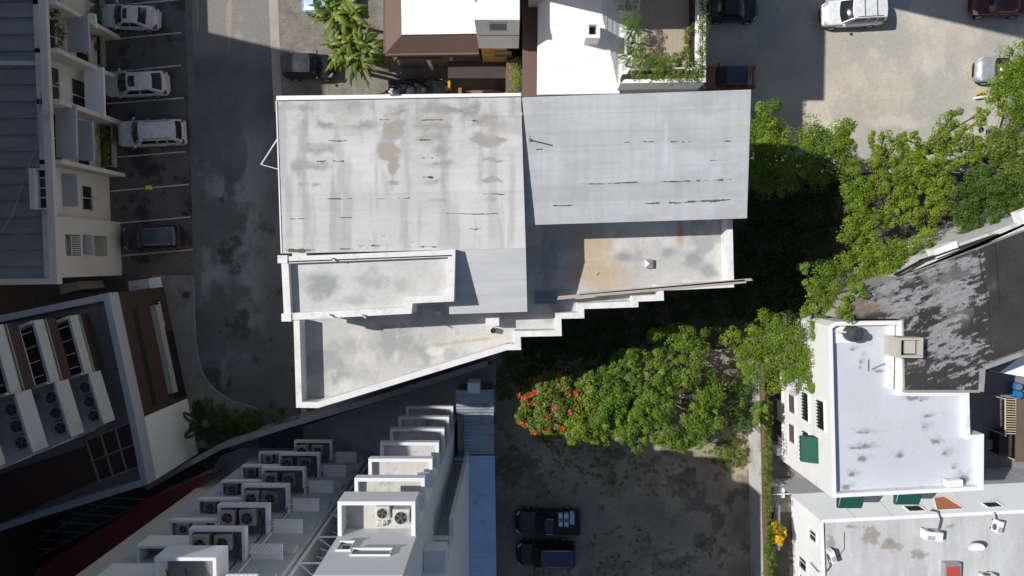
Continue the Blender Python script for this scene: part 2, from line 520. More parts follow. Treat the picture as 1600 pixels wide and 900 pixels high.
def paint_dirt(u, v, p):
    c = base((.34, .275, .205), p)
    n = fbm(p[:, 0] * .4, p[:, 1] * .4, 6, 51, .65)
    c *= (.45 + 1.05 * n)[:, None]
    dk = smooth(.5, .62, fbm(p[:, 0] * .9 + 3, p[:, 1] * .9, 6, 53, .65))
    c = mixc(c, (.075, .068, .052), dk * .6)
    lt = smooth(.46, .6, fbm(p[:, 0] * .2 + 60, p[:, 1] * .2, 5, 57)) * (1 - smooth(1010, 1130, u)) * smooth(720, 800, v)
    c = mixc(c, (.27, .235, .185), lt * .7)
    c = mixc(c, (.30, .26, .19), np.maximum(blob(u, v, 1061, 828, 8, 10, .4, 4) * .75, blob(u, v, 1085, 700, 45, 16, .5, 9)))
    return c
grid('dirt_lot', pxs([(768, 545), (1175, 545), (1175, 960), (768, 960)], .004), 260, 260, paint_dirt, worn('bare_dirt', fine=22, amt=.35, bump=.6), kind='structure')

tag(MB().prism(pxs([(300, 790), (345, 712), (470, 668), (775, 566), (775, 640), (715, 650), (700, 760), (560, 900), (330, 760)], .006), -.1, .006).build('alley_lift_sheet', M('alley_lift_tone', (.40, .40, .40), .9, .2, .8, .2, dirt=.35, dirtcol=(.2, .2, .19))), kind='structure')  # pale sheets added to brighten the dark alley floor
tag(MB().prism(pxs([(404, 640), (470, 600), (480, 645), (775, 545), (775, 562), (470, 664), (345, 706), (404, 690)], .007), -.1, .007).build('alley_lift_sheet', M('alley_lift_tone')), kind='structure')
# planting bed / pavement by the hotel with its curved kerb
side = MB().prism(pxs([(238, 430), (300, 430), (303, 520), (311, 575), (332, 608), (368, 630), (404, 640), (404, 700), (240, 700)], .12), -.1, .12)
pave = tag(side.build('pavement', M('pavement_concrete', (.235, .225, .205), .9, .2, .9, .2, dirt=.3, dirtcol=(.10, .095, .085))), kind='structure')
kp = [P(u, v, .15) for u, v in ((300, 430), (303, 520), (306, 552), (311, 575), (320, 594), (332, 608), (350, 621), (368, 630), (404, 640))]
kb = MB()
for a, b in zip(kp[:-1], kp[1:]):
    d = (b - a).normalized(); n = Vector((-d.y, d.x, 0)) * .09
    kb.prism([a - n, b - n, b + n, a + n], -.05, .15)
kb.build('kerb', M('pale_blue_kerb_paint', (.22, .235, .255), .85, .15, 2, .1, dirt=.3, dirtcol=(.15, .15, .15)), pave)

# ================================================================ MAIN BUILDING
mb = thing('terraced_building', 'large grey flat-roofed block with stepped terrace filling the middle of the photo', 'building', P(800, 405, 0))
ZR, ZT, ZP, ZB = 15.6, 11.95, 13.0, 16.05
ZS, ZE = 14.6, 15.0
outline = [(462.7, 637), (497, 637.6), (792.5, 547), (814.3, 546.7), (813.5, 526.3), (877.7, 525), (877.2, 498), (913, 497.4), (912.7, 482.8), (997.5, 480), (997.3, 471.3), (1037.4, 469.6), (1036.9, 454), (1147, 448.9), (1144.5, 342.8)]
op = pxs(outline, ZP)
wallm = M('main_wall_paint', (.66, .65, .62), .85, .06, .7, .1, dirt=.2, dirtcol=(.35, .33, .30))
low = [Vector((p.x, p.y)) for p in op]
NE = P(1165, 146, 15.3); NW = P(441, 163, 15.3)
lowpoly = low + [Vector((NE.x, NE.y)), Vector((NW.x, NW.y)), Vector((P(452, 499, 15.3).x, P(452, 499, 15.3).y)), Vector((P(458.6, 500.7, ZP).x, P(458.6, 500.7, ZP).y))]
MB().prism(lowpoly, 0, ZT - .004).build('wall', wallm, mb)
MB().prism(pxs([(441, 163), (812, 157), (812, 380), (816, 478), (716, 481), (704, 466), (640, 469), (638, 484), (450, 493)], 15.3), ZT - .1, 14.35).build('wall', wallm, mb)
MB().prism(pxs([(441, 163), (812, 157), (812, 383), (441, 388)], 15.3), 14.3, 15.36).build('wall', wallm, mb)
MB().prism(pxs([(818, 157), (1160, 147), (1154, 330), (820, 340)], 14.8), ZT - .1, 14.78).build('wall', wallm, mb)
# parapet of the terrace: coping pieces butted end to end
inn = inset_ring([Vector((p.x, p.y)) for p in op] + [Vector((P(1144, 330, ZP).x, P(1144, 330, ZP).y)), Vector((P(458.6, 500.7, ZP).x, P(458.6, 500.7, ZP).y))], .33)
full = [Vector((p.x, p.y)) for p in op]
cop = M('white_coping', (.72, .715, .70), .8, .12, 2.2, .15, dirt=.38, dirtcol=(.42, .40, .37))
for i in range(len(full) - 1):
    MB().prism([full[i], full[i + 1], inn[i + 1], inn[i]], ZT - .2, ZP).build('parapet', cop, mb)
W0 = P(458.6, 500.7, ZP)
MB().prism([full[0], inn[0], Vector((W0.x + .33, W0.y)), Vector((W0.x, W0.y))], ZT - .2, ZP).build('parapet', cop, mb)

def paint_terrace(u, v, p):
    c = base((.47, .465, .45), p)
    n = fbm(p[:, 0] * .6, p[:, 1] * .6, 6, 61, .6)
    c *= (.80 + .4 * n)[:, None]
    pl = smooth(.5, .62, fbm(p[:, 0] * .45 + 12, p[:, 1] * .45 + 4, 6, 63, .6))
    c = mixc(c, (.30, .31, .315), pl * .7)
    lt = smooth(.55, .65, fbm(p[:, 0] * .7 + 2, p[:, 1] * .7 + 44, 5, 65))
    c = mixc(c, (.60, .585, .55), lt * .6)
    east = smooth(820, 850, u) * (1 - smooth(500, 520, v))
    sand = np.maximum(blob(u, v, 935, 425, 75, 45, .7, 3, .35), blob(u, v, 925, 385, 55, 35, .8, 7)) * east
    c = mixc(c, (.47, .375, .27), sand * .9)
    for cu, cv, ru, rv, s in ((980, 402, 28, 14, 1), (1082, 402, 26, 18, 2), (1045, 395, 20, 12, 4), (1110, 420, 20, 14, 6)):
        c = mixc(c, (.25, .27, .28), blob(u, v, cu, cv, ru, rv, .7, s, .6) * east * .75)
    red = blob(u, v, 1063, 360, 9, 42, .8, 5, .25)
    c = mixc(c, (.42, .16, .10), red * .6)
    west = 1 - smooth(760, 830, u)
    for cu, cv, ru, rv, s in ((620, 535, 30, 14, 11), (530, 545, 35, 22, 12), (690, 575, 50, 12, 14), (500, 600, 15, 45, 15), (560, 585, 40, 18, 16)):
        c = mixc(c, (.33, .34, .345), blob(u, v, cu, cv, ru, rv, .8, s, .7) * west * .6)
    d = np.abs((v - 541) + (u - 667) * .125)
    c = mixc(c, (.46, .33, .22), (1 - smooth(1, 3.2, d)) * smooth(660, 700, u) * (1 - smooth(762, 772, u)) * .6)
    c = mixc(c, (.68, .66, .62), blob(u, v, 680, 548, 18, 9, .6, 21) * west * .7)
    return c
tfl = [Vector((q.x, q.y)) for q in inn[:15]] + [Vector((P(1136, 335, ZT).x, P(1136, 335, ZT).y)), Vector((P(812, 340, ZT).x, P(812, 340, ZT).y)), Vector((P(812, 470, ZT).x, P(812, 470, ZT).y)), Vector((P(640, 465, ZT).x, P(640, 465, ZT).y)), Vector((P(480, 486, ZT).x, P(480, 486, ZT).y)), Vector((W0.x + .33, W0.y + .4))]
grid_poly('terrace_floor', tfl, ZT, .07, paint_terrace, worn('terrace_screed', amt=.14, bump=.25), mb)

MOSS = M('dark_moss', (.12, .113, .10), .95, .4, 9, .5)
def moss(u0, u1, v0, th, zf, slope=0.0, seed=0):
    """irregular mossy crack lying along a sheet lap"""
    r = random.Random(int(u0 * 3 + v0 * 7 + seed))
    us = np.arange(u0, u1, 1.1)
    n = fbm(us * .11, us * 0 + v0, 4, seed + 3); g = fbm(us * .07, us * 0 + v0 * 2, 3, seed + 9)
    m = MB()
    prev = None
    for x, a, b in zip(us, n, g):
        w = .8 * th * max(0, (a - .24)) * 1.9 * (1.0 if b > .36 else .12) * r.uniform(.6, 1.25)
        c = v0 + (x - u0) * slope + (b - .5) * 3.0 + r.uniform(-.25, .25)
        z = zf(c)
        q = (P(x, c - w * .5, z), P(x, c + w * .6, z)) if w > .16 else None
        if prev and q:
            m.quad(prev[1], q[1], q[0], prev[0])
        if q is None and m.f:
            m.build('moss_line', MOSS, mb); m = MB()
        prev = q
    if m.f:
        m.build('moss_line', MOSS, mb)

def paint_roofw(u, v, p):
    c = base((.525, .523, .513), p)
    n = fbm(p[:, 0] * .35, p[:, 1] * .12, 5, 71)
    c *= (.88 + .24 * n)[:, None]
    st_ = smooth(.5, .64, fbm(u * .055, v * .008, 5, 73, .6))
    c = mixc(c, (.39, .388, .384), st_ * .75)
    u_, v_ = u, v
    u = u_ + 34 * (fbm(u_ * .022, v_ * .03, 3, 411) - .5) + 16 * (fbm(u_ * .09, v_ * .12, 4, 412) - .5)
    v = v_ + 13 * (fbm(u_ * .03, v_ * .03, 3, 413) - .5) + 9 * (fbm(u_ * .12, v_ * .16, 4, 414, .6) - .5)
    def smear(cu, cv, ru, rv, k):
        return blob(u, v, cu, cv, ru * 1.15, rv * 1.2, .9, k, .6, .05)
    lt = np.maximum(blob(u, v, 575, 250, 44, 46, .8, 31, .5, .03), blob(u, v, 727, 290, 32, 70, .8, 32, .4, .03))
    c = mixc(c, (.60, .60, .595), lt * .7)
    gre = np.zeros(len(u))
    for k, q in enumerate(((556, 166, 40, 10), (625, 172, 26, 16), (500, 194, 30, 7), (470, 195, 8, 11), (562, 194, 24, 7), (693, 198, 48, 11), (681, 216, 30, 14), (693, 233, 18, 12), (756, 190, 26, 16), (480, 228, 12, 13), (500, 231, 30, 9), (497, 259, 34, 8), (471, 262, 8, 16), (476, 287, 9, 4), (497, 288, 11, 4), (687, 256, 24, 9), (687, 312, 20, 4), (681, 284, 22, 6), (738, 175, 20, 20), (470, 170, 30, 8), (772, 310, 17, 4), (700, 170, 40, 8))):
        gre = np.maximum(gre, smear(*q, k + 60))
    gre *= .75 + .5 * (fbm(u * .01, v * .55, 3, 76) - .5) * 2
    c = mixc(c, (.265, .25, .232), np.clip(gre * 1.25, 0, 1) * .85)
    tan = np.zeros(len(u))
    for k, q in enumerate(((611, 206, 27, 20), (612, 237, 22, 20), (615, 262, 14, 14), (618, 286, 9, 4), (764, 219, 24, 12), (772, 250, 20, 4), (772, 281, 20, 5.5))):
        tan = np.maximum(tan, blob(u, v, *q, .3, 90, .55, .045))
    c = mixc(c, (.315, .29, .245), tan * .9)
    vs = np.zeros(len(u))
    for k, (uu, w, v0, v1) in enumerate(((452, 7, 270, 390), (476, 5, 165, 390), (481, 3, 290, 380), (520, 6, 285, 390), (543, 9, 245, 390), (588, 3, 240, 330), (631, 8, 300, 392), (693, 7, 200, 300), (655, 4, 320, 390), (700, 5, 330, 392), (770, 9, 160, 390), (800, 6, 240, 380))):
        wob = (fbm(v * .03 + k * 5, v * 0, 3, 300 + k) - .5) * 8
        vs = np.maximum(vs, (1 - smooth(.35, 1.1, np.abs(u_ - uu - wob * .5) / w)) * smooth(v0 - 15, v0 + 25, v) * (1 - smooth(v1 - 25, v1 + 15, v)) * (.5 + .7 * fbm(u * .05, v * .03, 3, 340 + k)))
    c = mixc(c, (.345, .34, .335), np.clip(vs, 0, 1) * .6)
    u, v = u_, v_
    top_ = (1 - smooth(165, 300, v)) * smooth(.42, .62, fbm(u * .022, v * .03, 5, 78, .6))
    c = mixc(c, (.36, .345, .32), top_ * .6)
    c = c * (.955 + .09 * vnoise(np.floor((v - 155 + (u - 433) * .017) / 29.6), v * 0, 5))[:, None]
    sp = smooth(.66, .74, fbm(u * .3, v * .3, 3, 79)) * np.maximum(blob(u, v, 590, 382, 80, 16, .6, 4), blob(u, v, 460, 388, 40, 9, .5, 5))
    c = mixc(c, (.20, .19, .17), sp * .75)
    c = c * (1 + .05 * (fbm(u * .02, v * .5, 3, 87) - .5) * 2)[:, None]
    return c

def paint_roofe(u, v, p):
    c = base((.445, .453, .465), p)
    n = fbm(u * .02, v * .02, 5, 81)
    c *= (.9 + .2 * n)[:, None]
    c *= (1 + .07 * (fbm(u * .012, v * .25, 4, 83) - .5) * 2)[:, None]
    c *= (1 + .09 * (fbm(u * .2, v * .012, 4, 85) - .5) * 2)[:, None]
    c = c * (.94 + .12 * vnoise(np.floor((v - 146 + (u - 815) * .033) / 28.6), v * 0, 8))[:, None]
    c = mixc(c, (.36, .365, .37), smooth(.52, .66, fbm(u * .02, v * .035, 5, 88, .6)) * .4)
    d = np.abs(u - 1041)
    c = mixc(c, (.58, .59, .60), (1 - smooth(1, 3, d)) * smooth(185, 200, v) * (1 - smooth(250, 262, v)) * .5)
    return c

def paint_roofl(u, v, p):
    c = base((.53, .53, .53), p)
    c *= (.9 + .2 * fbm(u * .02, v * .1, 5, 91))[:, None]
    for vv in (410, 431, 438, 462):
        c = mixc(c, (.45, .45, .455), (1 - smooth(.6, 3, np.abs(v - vv - (u - 770) * -.03))) * .5)
    return c

rmat = worn('roof_membrane', rough=.75, fine=30, amt=.07, bump=.2, mid=3)
def sheets(n, tl, tr, br, bl, zt, zb, pf, dens):
    A, B, Cc, D = P(*tl, zt), P(*tr, zt), P(*br, zb), P(*bl, zb)
    for k in range(n):
        a, b = k / n, (k + 1) / n
        q = [A.lerp(D, a), B.lerp(Cc, a), B.lerp(Cc, b), A.lerp(D, b)]
        L = (q[1] - q[0]).length
        grid('roof_sheet', q, int(L * dens), max(8, int((q[3] - q[0]).length * dens)), pf, rmat, mb, zf=lambda s, t, p: .004 + .009 * t + .003 * (fbm(p[:, 0] * .6, p[:, 1] * .6, 3, 77) - .5))
def slab(tl, tr, br, bl, zt, zb, th=.22, name='roof_slab', mat=None):
    A, B, Cc, D = P(*tl, zt), P(*tr, zt), P(*br, zb), P(*bl, zb)
    MB().prism([A, B, Cc, D], [zt - th, zt - th, zb - th, zb - th], [zt - .035, zt - .035, zb - .035, zb - .035]).build(name, mat or cop, mb)
slab((433, 158), (814, 151.5), (821.5, 388), (441, 396), ZR, ZR)
sheets(8, (433, 158), (814, 151.5), (821.5, 388), (441, 396), ZR, ZR, paint_roofw, 17)
slab((700, 388.6), (821.5, 388.2), (823.8, 487), (702, 491), ZR - .01, ZS)
sheets(4, (700, 388.6), (821.5, 388.2), (823.8, 487), (702, 491), ZR - .01, ZS, paint_roofl, 11)
slab((815.5, 152), (1173.5, 140), (1167, 341), (819, 351.8), ZR - .05, ZE)
sheets(7, (815.5, 152), (1173.5, 140), (1167, 341), (819, 351.8), ZR - .05, ZE, paint_roofe, 10)
# low white kerb along the north edge and thin metal drip trims
zw = lambda v: ZR + .03
zeast = lambda v: ZR - .05 + (ZE - ZR + .05) * min(1, max(0, (v - 146) / 200.0)) + .035
for q in ((655, 692, 187, 2.2), (730, 746, 188.5, 4.2), (593, 608, 187, 2.6), (513, 542, 219.5, 2.6), (495, 537, 251, 3.0), (655, 677, 247, 3.0), (655, 672, 218, 2.6), (660, 677, 277, 4.2), (508, 602, 310, 3.2), (622, 640, 309, 2.6), (453, 482, 341.5, 2.2), (520, 560, 340, 1.8), (698, 787, 333.5, 2.2), (733, 760, 357, 3.0), (438, 492, 391, 8.0), (652, 682, 386, 3.2), (530, 547, 389, 3), (580, 606, 384, 3), (755, 790, 303, 1.8), (505, 516, 367, 3)):
    moss(*q, zw)
for q in ((975, 1022, 222.5, 2.8), (1042, 1058, 221.5, 3.0), (1066, 1084, 222, 3.4), (1098, 1142, 221, 3.0), (1100, 1132, 251, 2.4), (903, 1007, 288, 2.8), (1020, 1084, 284.5, 4.0), (1084, 1142, 282.5, 4.2), (864, 894, 321.5, 4.0), (1004, 1076, 318, 4.2), (1074, 1152, 314, 4.2), (838, 849, 233, 3.4)):
    moss(*q, zeast, -.035)
A, B = P(433, 157.5, ZR), P(814, 151, ZR)
MB().prism([A, B, B + Vector((0, .16, 0)), A + Vector((0, .22, 0))], ZR - .2, ZR + .13).build('roof_kerb', WHITE_CLEAN, mb)
for a, b in (((433, 158), (441, 396)),):
    A, B = P(*a, ZR), P(*b, ZR)
    MB().prism([A, B, B + Vector((-.06, 0, 0)), A + Vector((-.06, 0, 0))], ZR - .25, ZR + .05).build('drip_trim', WHITE_CLEAN, mb)
# raised tank block on the west side, with its own parapet and floor
bo = [Vector((p.x, p.y)) for p in pxs([(439, 401), (711.5, 390), (709, 471), (644.7, 474), (643, 490), (444, 500.7)], ZB)]
bi = inset_ring(bo, .36)
MB().prism(bo, ZR - 1.3, ZR + .05).build('block_body', wallm, mb)
for i in range(len(bo)):
    j = (i + 1) % len(bo)
    MB().prism([bo[i], bo[j], bi[j], bi[i]], ZR + .05, ZB).build('block_parapet', cop, mb)
for c_ in ((441, 405), (447, 496)):
    c3 = P(*c_, ZB)
    MB().box(c3.x - .22, c3.x + .28, c3.y - .2, c3.y + .2, ZB - .5, ZB + .06).build('parapet_post', cop, mb)
def paint_block(u, v, p):
    c = base((.53, .525, .51), p)
    c *= (.82 + .36 * fbm(p[:, 0] * .9, p[:, 1] * .9, 6, 101, .65))[:, None]
    dk = np.maximum.reduce([blob(u, v, 500, 445, 42, 32, .7, 1, .6), blob(u, v, 590, 440, 40, 25, .8, 2, .7) * .7, blob(u, v, 555, 470, 30, 12, .8, 3) * .5])
    c = mixc(c, (.27, .285, .30), dk * .85)
    c = mixc(c, (.40, .36, .32), blob(u, v, 628, 450, 18, 18, .8, 6) * .7)
    return c
grid_poly('block_floor', bi, ZR + .06, .06, paint_block, worn('terrace_screed'), mb)
ln = MB(); a, b = P(446, 408.5, ZB), P(705, 398.5, ZB)
ln.tube(a + Vector((0, -.02, .03)), b + Vector((0, -.02, .03)), .03)
ln.build('conduit', BLACKM, mb)
cav = MB()
for cu, cv in ((519, 404), (516, 492), (567, 492.5)):
    c3 = P(cu, cv, ZB)
    cav.tube(c3 + Vector((-.15, .05, .05)), c3 + Vector((.2, -.12, .18)), .035); cav.tube(c3, c3 + Vector((0, 0, .2)), .05)
cav.build('pipe_stub', STEEL, mb)
sm = MB()
for cu, cv, w, h in ((654, 475.5, 10, 3), (684, 489, 8, 6)):
    c3 = P(cu, cv, 12.2)
    sm.obox(c3, (1, .05), w / 2 / ppm(12), h / 2 / ppm(12), ZT, ZT + .25)
sm.build('upstand', cop, mb)
jog = P(770, 497, ZT)
MB().box(jog.x - .38, jog.x + .38, jog.y - .35, jog.y + .35, ZT, ZT + 1.0).build('terrace_pier', cop, mb)

# things left on the roof and terrace
def rod(name, label, cat, segs, r, mat, loc):
    t = MB()
    for a, b in segs: t.tube(a, b, r)
    o = t.build(name, mat); return tag(o, label, cat)
c3 = P(771, 515.5, ZT)
vent = thing('roof_vent', 'small white round vent pipe on the pale terrace near its narrow east end', 'vent', c3)
MB().tube(c3, c3 + Vector((0, 0, .45)), .16, .16, 14, False).build('vent_pipe', STEEL, vent, smooth_=True)
MB().disc(c3 + Vector((0, 0, .40)), .15).build('vent_opening', BLACKM, vent)
c3 = P(1013, 412, ZT)
cap = thing('roof_vent', 'grey pyramid-shaped vent cap standing alone on the sandy terrace floor', 'vent', c3)
k = MB(); k.prism([(c3.x - .18, c3.y - .18), (c3.x + .18, c3.y - .18), (c3.x + .18, c3.y + .18), (c3.x - .18, c3.y + .18)], ZT, ZT + .22); k.build('vent_base', GREYCON, cap)
k = MB(); q = [Vector((c3.x + sx * .25, c3.y + sy * .25, ZT + .22)) for sx, sy in ((-1, -1), (1, -1), (1, 1), (-1, 1))]; top = Vector((c3.x, c3.y, ZT + .42))
for i in range(4): k.poly([q[i], q[(i + 1) % 4], top])
k.build('vent_hood', GALV, cap)
c3 = P(828, 219, 15.35)
pole = thing('antenna_pole', 'thin grey pole standing on the smooth eastern roof beside the roof step', 'pole', c3)
MB().tube(c3, c3 + Vector((-.02, 0, 1.25)), .035).build('mast', GALV, pole)
MB().tube(c3, c3 + Vector((0, 0, .08)), .12, .10, 12).build('mast_foot', GALV, pole)
a = P(433, 218, ZR)
br_ = thing('stay_bracket', 'white triangular stay bracket jutting from the west edge of the roof', 'bracket', a)
tip = P(408, 257, 15.2)
MB().tube(a, tip, .035).tube(a + Vector((0, -1.5, -.3)), tip, .02).build('stay_rod', STEEL, br_)
for (cu, cv, lab) in ((611, 150, 'short white pipe on the north roof kerb above the dark parked car'),):
    a = P(cu, cv, ZR)
    MBx = MB().tube(a, a + Vector((0, .1, .5)), .05).tube(a + Vector((0, .1, .5)), a + Vector((.12, .12, .6)), .04)
    tag(MBx.build('vent_pipe', STEEL), lab, 'pipe')
# two long boards lying on the terrace edge
for (a, b, w, lab) in (((870, 466), (1168, 439.5), .2, 'longer of two weathered boards lying along the stepped terrace parapet'), ((905, 459.5), (1178, 436.5), .13, 'thinner weathered board lying against the longer one on the terrace parapet')):
    A, B = P(*a, 13.2), P(*b, 13.2)
    zz = ZP + .015
    d = (B - A).normalized(); n = Vector((-d.y, d.x, 0)) * w / 2
    board = MB().prism([A - n, B - n, B + n + d * -.12, A + n + d * .1], zz, zz + .045)
    tag(board.build('board', WOOD), lab, 'board')
# low blue-grey metal step frame on the terrace in the roof's shade
c3 = P(852, 465, ZT)
fr = thing('metal_bench', 'low blue-grey metal bench of three slats on the shaded terrace', 'bench', c3, 0)
bl = M('blue_grey_steel', (.16, .20, .25), .55, .1, 4, 0)
for k in (-1, 0, 1):
    MB().box(c3.x - .62, c3.x + .62, c3.y + k * .24 - .09, c3.y + k * .24 + .09, ZT + .22, ZT + .26).build('slat', bl, fr)
for sx in (-.6, .6):
    for sy in (-.3, .3):
        MB().box(c3.x + sx - .03, c3.x + sx + .03, c3.y + sy - .03, c3.y + sy + .03, ZT, ZT + .22).build('leg', bl, fr)
c3 = P(932, 427, ZT)
tag(MB().obox(c3, (1, .5), .1, .06, ZT, ZT + .07).build('brick', M('pale_brick', (.5, .42, .33), .85, .1, 8, .2)), 'loose pale brick lying on the sandy patch of the terrace', 'brick')
def window(parent, c, t, w, z0, z1, frame=None, pane=None, bars=0, depth=.07, fw=.06, muntin=False, name='window'):
    """c: plan point on the wall face; t: unit vector along the wall with the outside on its right-hand side when rotated -90deg"""
    t = Vector((t[0], t[1])).normalized(); n = Vector((t.y, -t.x)); c = Vector((c[0], c[1]))
    hw = w / 2
    def pt(s, o, z): 
        q = c + t * s + n * o
        return (q.x, q.y, z)
    pn = MB().quad(pt(-hw, .012, z0), pt(hw, .012, z0), pt(hw, .012, z1), pt(-hw, .012, z1)).build(name, pane or GLASS, parent)
    f = MB()
    def bar(s0, s1, za, zb, d=depth):
        a, b = c + t * s0, c + t * s1
        f.prism([a, b, b + n * d, a + n * d], za, zb)
    bar(-hw - fw, hw + fw, z1, z1 + fw); bar(-hw - fw, hw + fw, z0 - fw, z0, depth + .05); bar(-hw - fw, -hw, z0, z1); bar(hw, hw + fw, z0, z1)
    if muntin: bar(-.025, .025, z0, z1, depth * .7)
    f.build('window_frame', frame or WHITE, pn)
    if bars:
        g = MB()
        for k in range(bars):
            s = -hw + (k + .5) * w / bars
            a = c + t * (s - .012); b = c + t * (s + .012)
            g.prism([a, b, b + n * (depth + .03), a + n * (depth + .03)], z0, z1)
        g.build('window_bars', BLACKM, pn)
    return pn

def parapet_ring(poly, w, z0, z1, mat, parent, name='parapet', skip=()):
    o = [Vector((p[0], p[1])) for p in poly]
    i_ = inset_ring(o, w)
    for k in range(len(o)):
        if k in skip: continue
        j = (k + 1) % len(o)
        MB().prism([o[k], o[j], i_[j], i_[k]], z0, z1).build(name, mat, parent)
    return i_

SPIN = random.Random(3)
def condenser(label, c, rz=0.0, s=(.85, .75, .7), mat=None, group=None, fan=1):
    """outdoor unit: casing, feet, round fan grille with blades on top"""
    t = thing('condenser_unit', label, 'air conditioner', c, rz, group)
    m = mat or M('condenser_grey', (.30, .30, .295), .6, .12, 4, .05, dirt=.25, dirtcol=(.14, .13, .12))
    a, b, h = s[0] / 2, s[1] / 2, s[2]
    MB().box(-a, a, -b, b, .06, h).build('casing', m, t, True, bevel=.025)
    f = MB()
    for sx in (-1, 1): f.box(sx * a * .7 - .04, sx * a * .7 + .04, -b * .95, b * .95, 0, .06)
    f.build('feet', BLACKM, t, True)
    r = min(a, b) * .8
    cx = a * .18 if s[0] > s[1] * 1.1 else 0
    MB().disc((cx, 0, h + .006), r, 20).build('fan_well', BLACKM, t, True)
    g = MB()
    for k in range(5):
        t0 = k * math.pi / 2.5 + SPIN.random() * .3 + s[2] * 9
        g.poly([(cx, 0, h + .012)] + [(cx + r * .9 * math.cos(t0 + q * .2), r * .9 * math.sin(t0 + q * .2), h + .012 + .004 * q) for q in range(4)])
    g.tube((cx, 0, h), (cx, 0, h + .03), r * .28, r * .25, 12)
    fb = g.build('fan', M('fan_blade', (.09, .09, .09), .6, .1, 5, 0), t, True)
    rg = MB()
    for q in range(20):
        a0, a1 = 2 * math.pi * q / 20, 2 * math.pi * (q + 1) / 20
        rg.tube((cx + r * math.cos(a0), r * math.sin(a0), h + .015), (cx + r * math.cos(a1), r * math.sin(a1), h + .015), .022, .022, 4, False)
    rg.build('fan_guard', m, t, True)
    return t

# ================================================================ WEST APARTMENT BLOCK (cream front, blue-grey sheet roof)
ap = thing('apartment_block', 'cream apartment block with blue-grey sheet roof beside the car park', 'building', P(92, 432, 0))
ZA = 7.1
fr_a, fr_b = P(72, -60, ZA), P(92.5, 434, ZA)          # front line in plan
ft = Vector((fr_b.x - fr_a.x, fr_b.y - fr_a.y)).normalized()   # runs south along the front
fn = Vector((-ft.y, ft.x))                                      # outward (east)
if fn.x < 0: fn = -fn
def fp(v, o=0.0):
    """plan point of the front line at the photo row v (at roof height), o metres proud"""
    q = fr_a.lerp(fr_b, (v + 60) / 494.0)
    return Vector((q.x, q.y)) + fn * o
RC = .95
MB().prism([fp(-120, -RC), fp(434, -RC), fp(434, -12), fp(-120, -12)], 0, ZA - .55).build('wall', CREAM, ap)
# south end wall and front piers, full height
def pier(v0, v1, o0=-RC, o1=0.0, z0=0, z1=ZA, mat=None, name='pier'):
    MB().prism([fp(v0, o0), fp(v1, o0), fp(v1, o1), fp(v0, o1)], z0, z1).build(name, mat or CREAM, ap)
pier(399, 434); pier(336, 364)
pier(364, 399, -RC + .001, -.0, 6.35, ZA); pier(364, 399, -RC, -.03, 0, 1.7)
pier(364, 399, -RC, -.02, 4.5, 4.75)
pier(364, 399, -RC, -.35, 2.9, 4.5, name='niche_wall')
for v0, v1 in ((247, 254), (152, 160), (73, 80), (-2, 5)):
    pier(v0, v1, -RC, .5, 0, ZA + .001, name='fin')
pier(254, 336, -RC, -RC + .25, 0, ZA, name='bay_wall')
MB().prism([fp(-120, -RC), fp(434, -RC), fp(434, -.43), fp(-120, -.43)], ZA - .62, ZA + .001).build('gap_filler_beam', CREAM, ap)  # added to stop sun leaking between wall top and coping
# front gutter band / coping
MB().prism([fp(-120, -.42), fp(434.4, -.42), fp(434.4, .06), fp(-120, .06)], ZA + .002, ZA + .3).build('coping', CREAM, ap)
MB().prism([fp(434.4, .06), fp(444, .06), fp(444, -12), fp(434.4, -12)], ZA - .2, ZA + .3).build('coping', CREAM, ap)
# roof of wide sheets, each lapped over the next
rs = M('blue_grey_roof_sheet', (.235, .242, .25), .65, .25, .5, .12, streak=(.45, 1.6, 1), dirt=.5, dirtcol=(.11, .12, .135))
nsh = 22
for k in range(nsh):
    v0, v1 = 440 - 26 * k, 440 - 26 * (k + 1)
    a, b = fp(v0, -.44), fp(v1, -.44)
    c, d = fp(v1, -11.5), fp(v0, -11.5)
    m_ = MB().prism([a, b, c, d], ZA - .45, [ZA - .10, ZA - .17, ZA + .1, ZA + .17])
    m_.build('roof_sheet', rs, ap)
    e, g = (a + b) / 2, (c + d) / 2
    w_ = (b - a).normalized() * .03
    MB().prism([a - w_, a + w_, d + w_, d - w_], ZA - .2, [ZA - .06, ZA - .06, ZA + .21, ZA + .21]).build('lap_rib', rs, ap)
a, b = fp(100, -.5), fp(94, -12)
MB().prism([a, fp(93, -.5), fp(87, -12), b], ZA - .05, [ZA - .02, ZA - .02, ZA + .26, ZA + .26]).build('flashing_strip', M('torn_white_flashing', (.50, .52, .55), .7, .2, 3, .2, dirt=.4, dirtcol=(.2, .22, .25)), ap)
cab = MB()
pts = [P(2, 362, 7.35), P(20, 335, 7.3), P(32, 300, 7.25), P(43, 262, 7.25), P(60, 225, 7.2), P(58, 180, 7.2), P(68, 130, 7.2), P(70, 60, 7.2)]
cab.path(pts, .03, 5)
cab.build('roof_cable', M('pale_cable', (.35, .36, .38), .7, .1, 5, 0), ap)
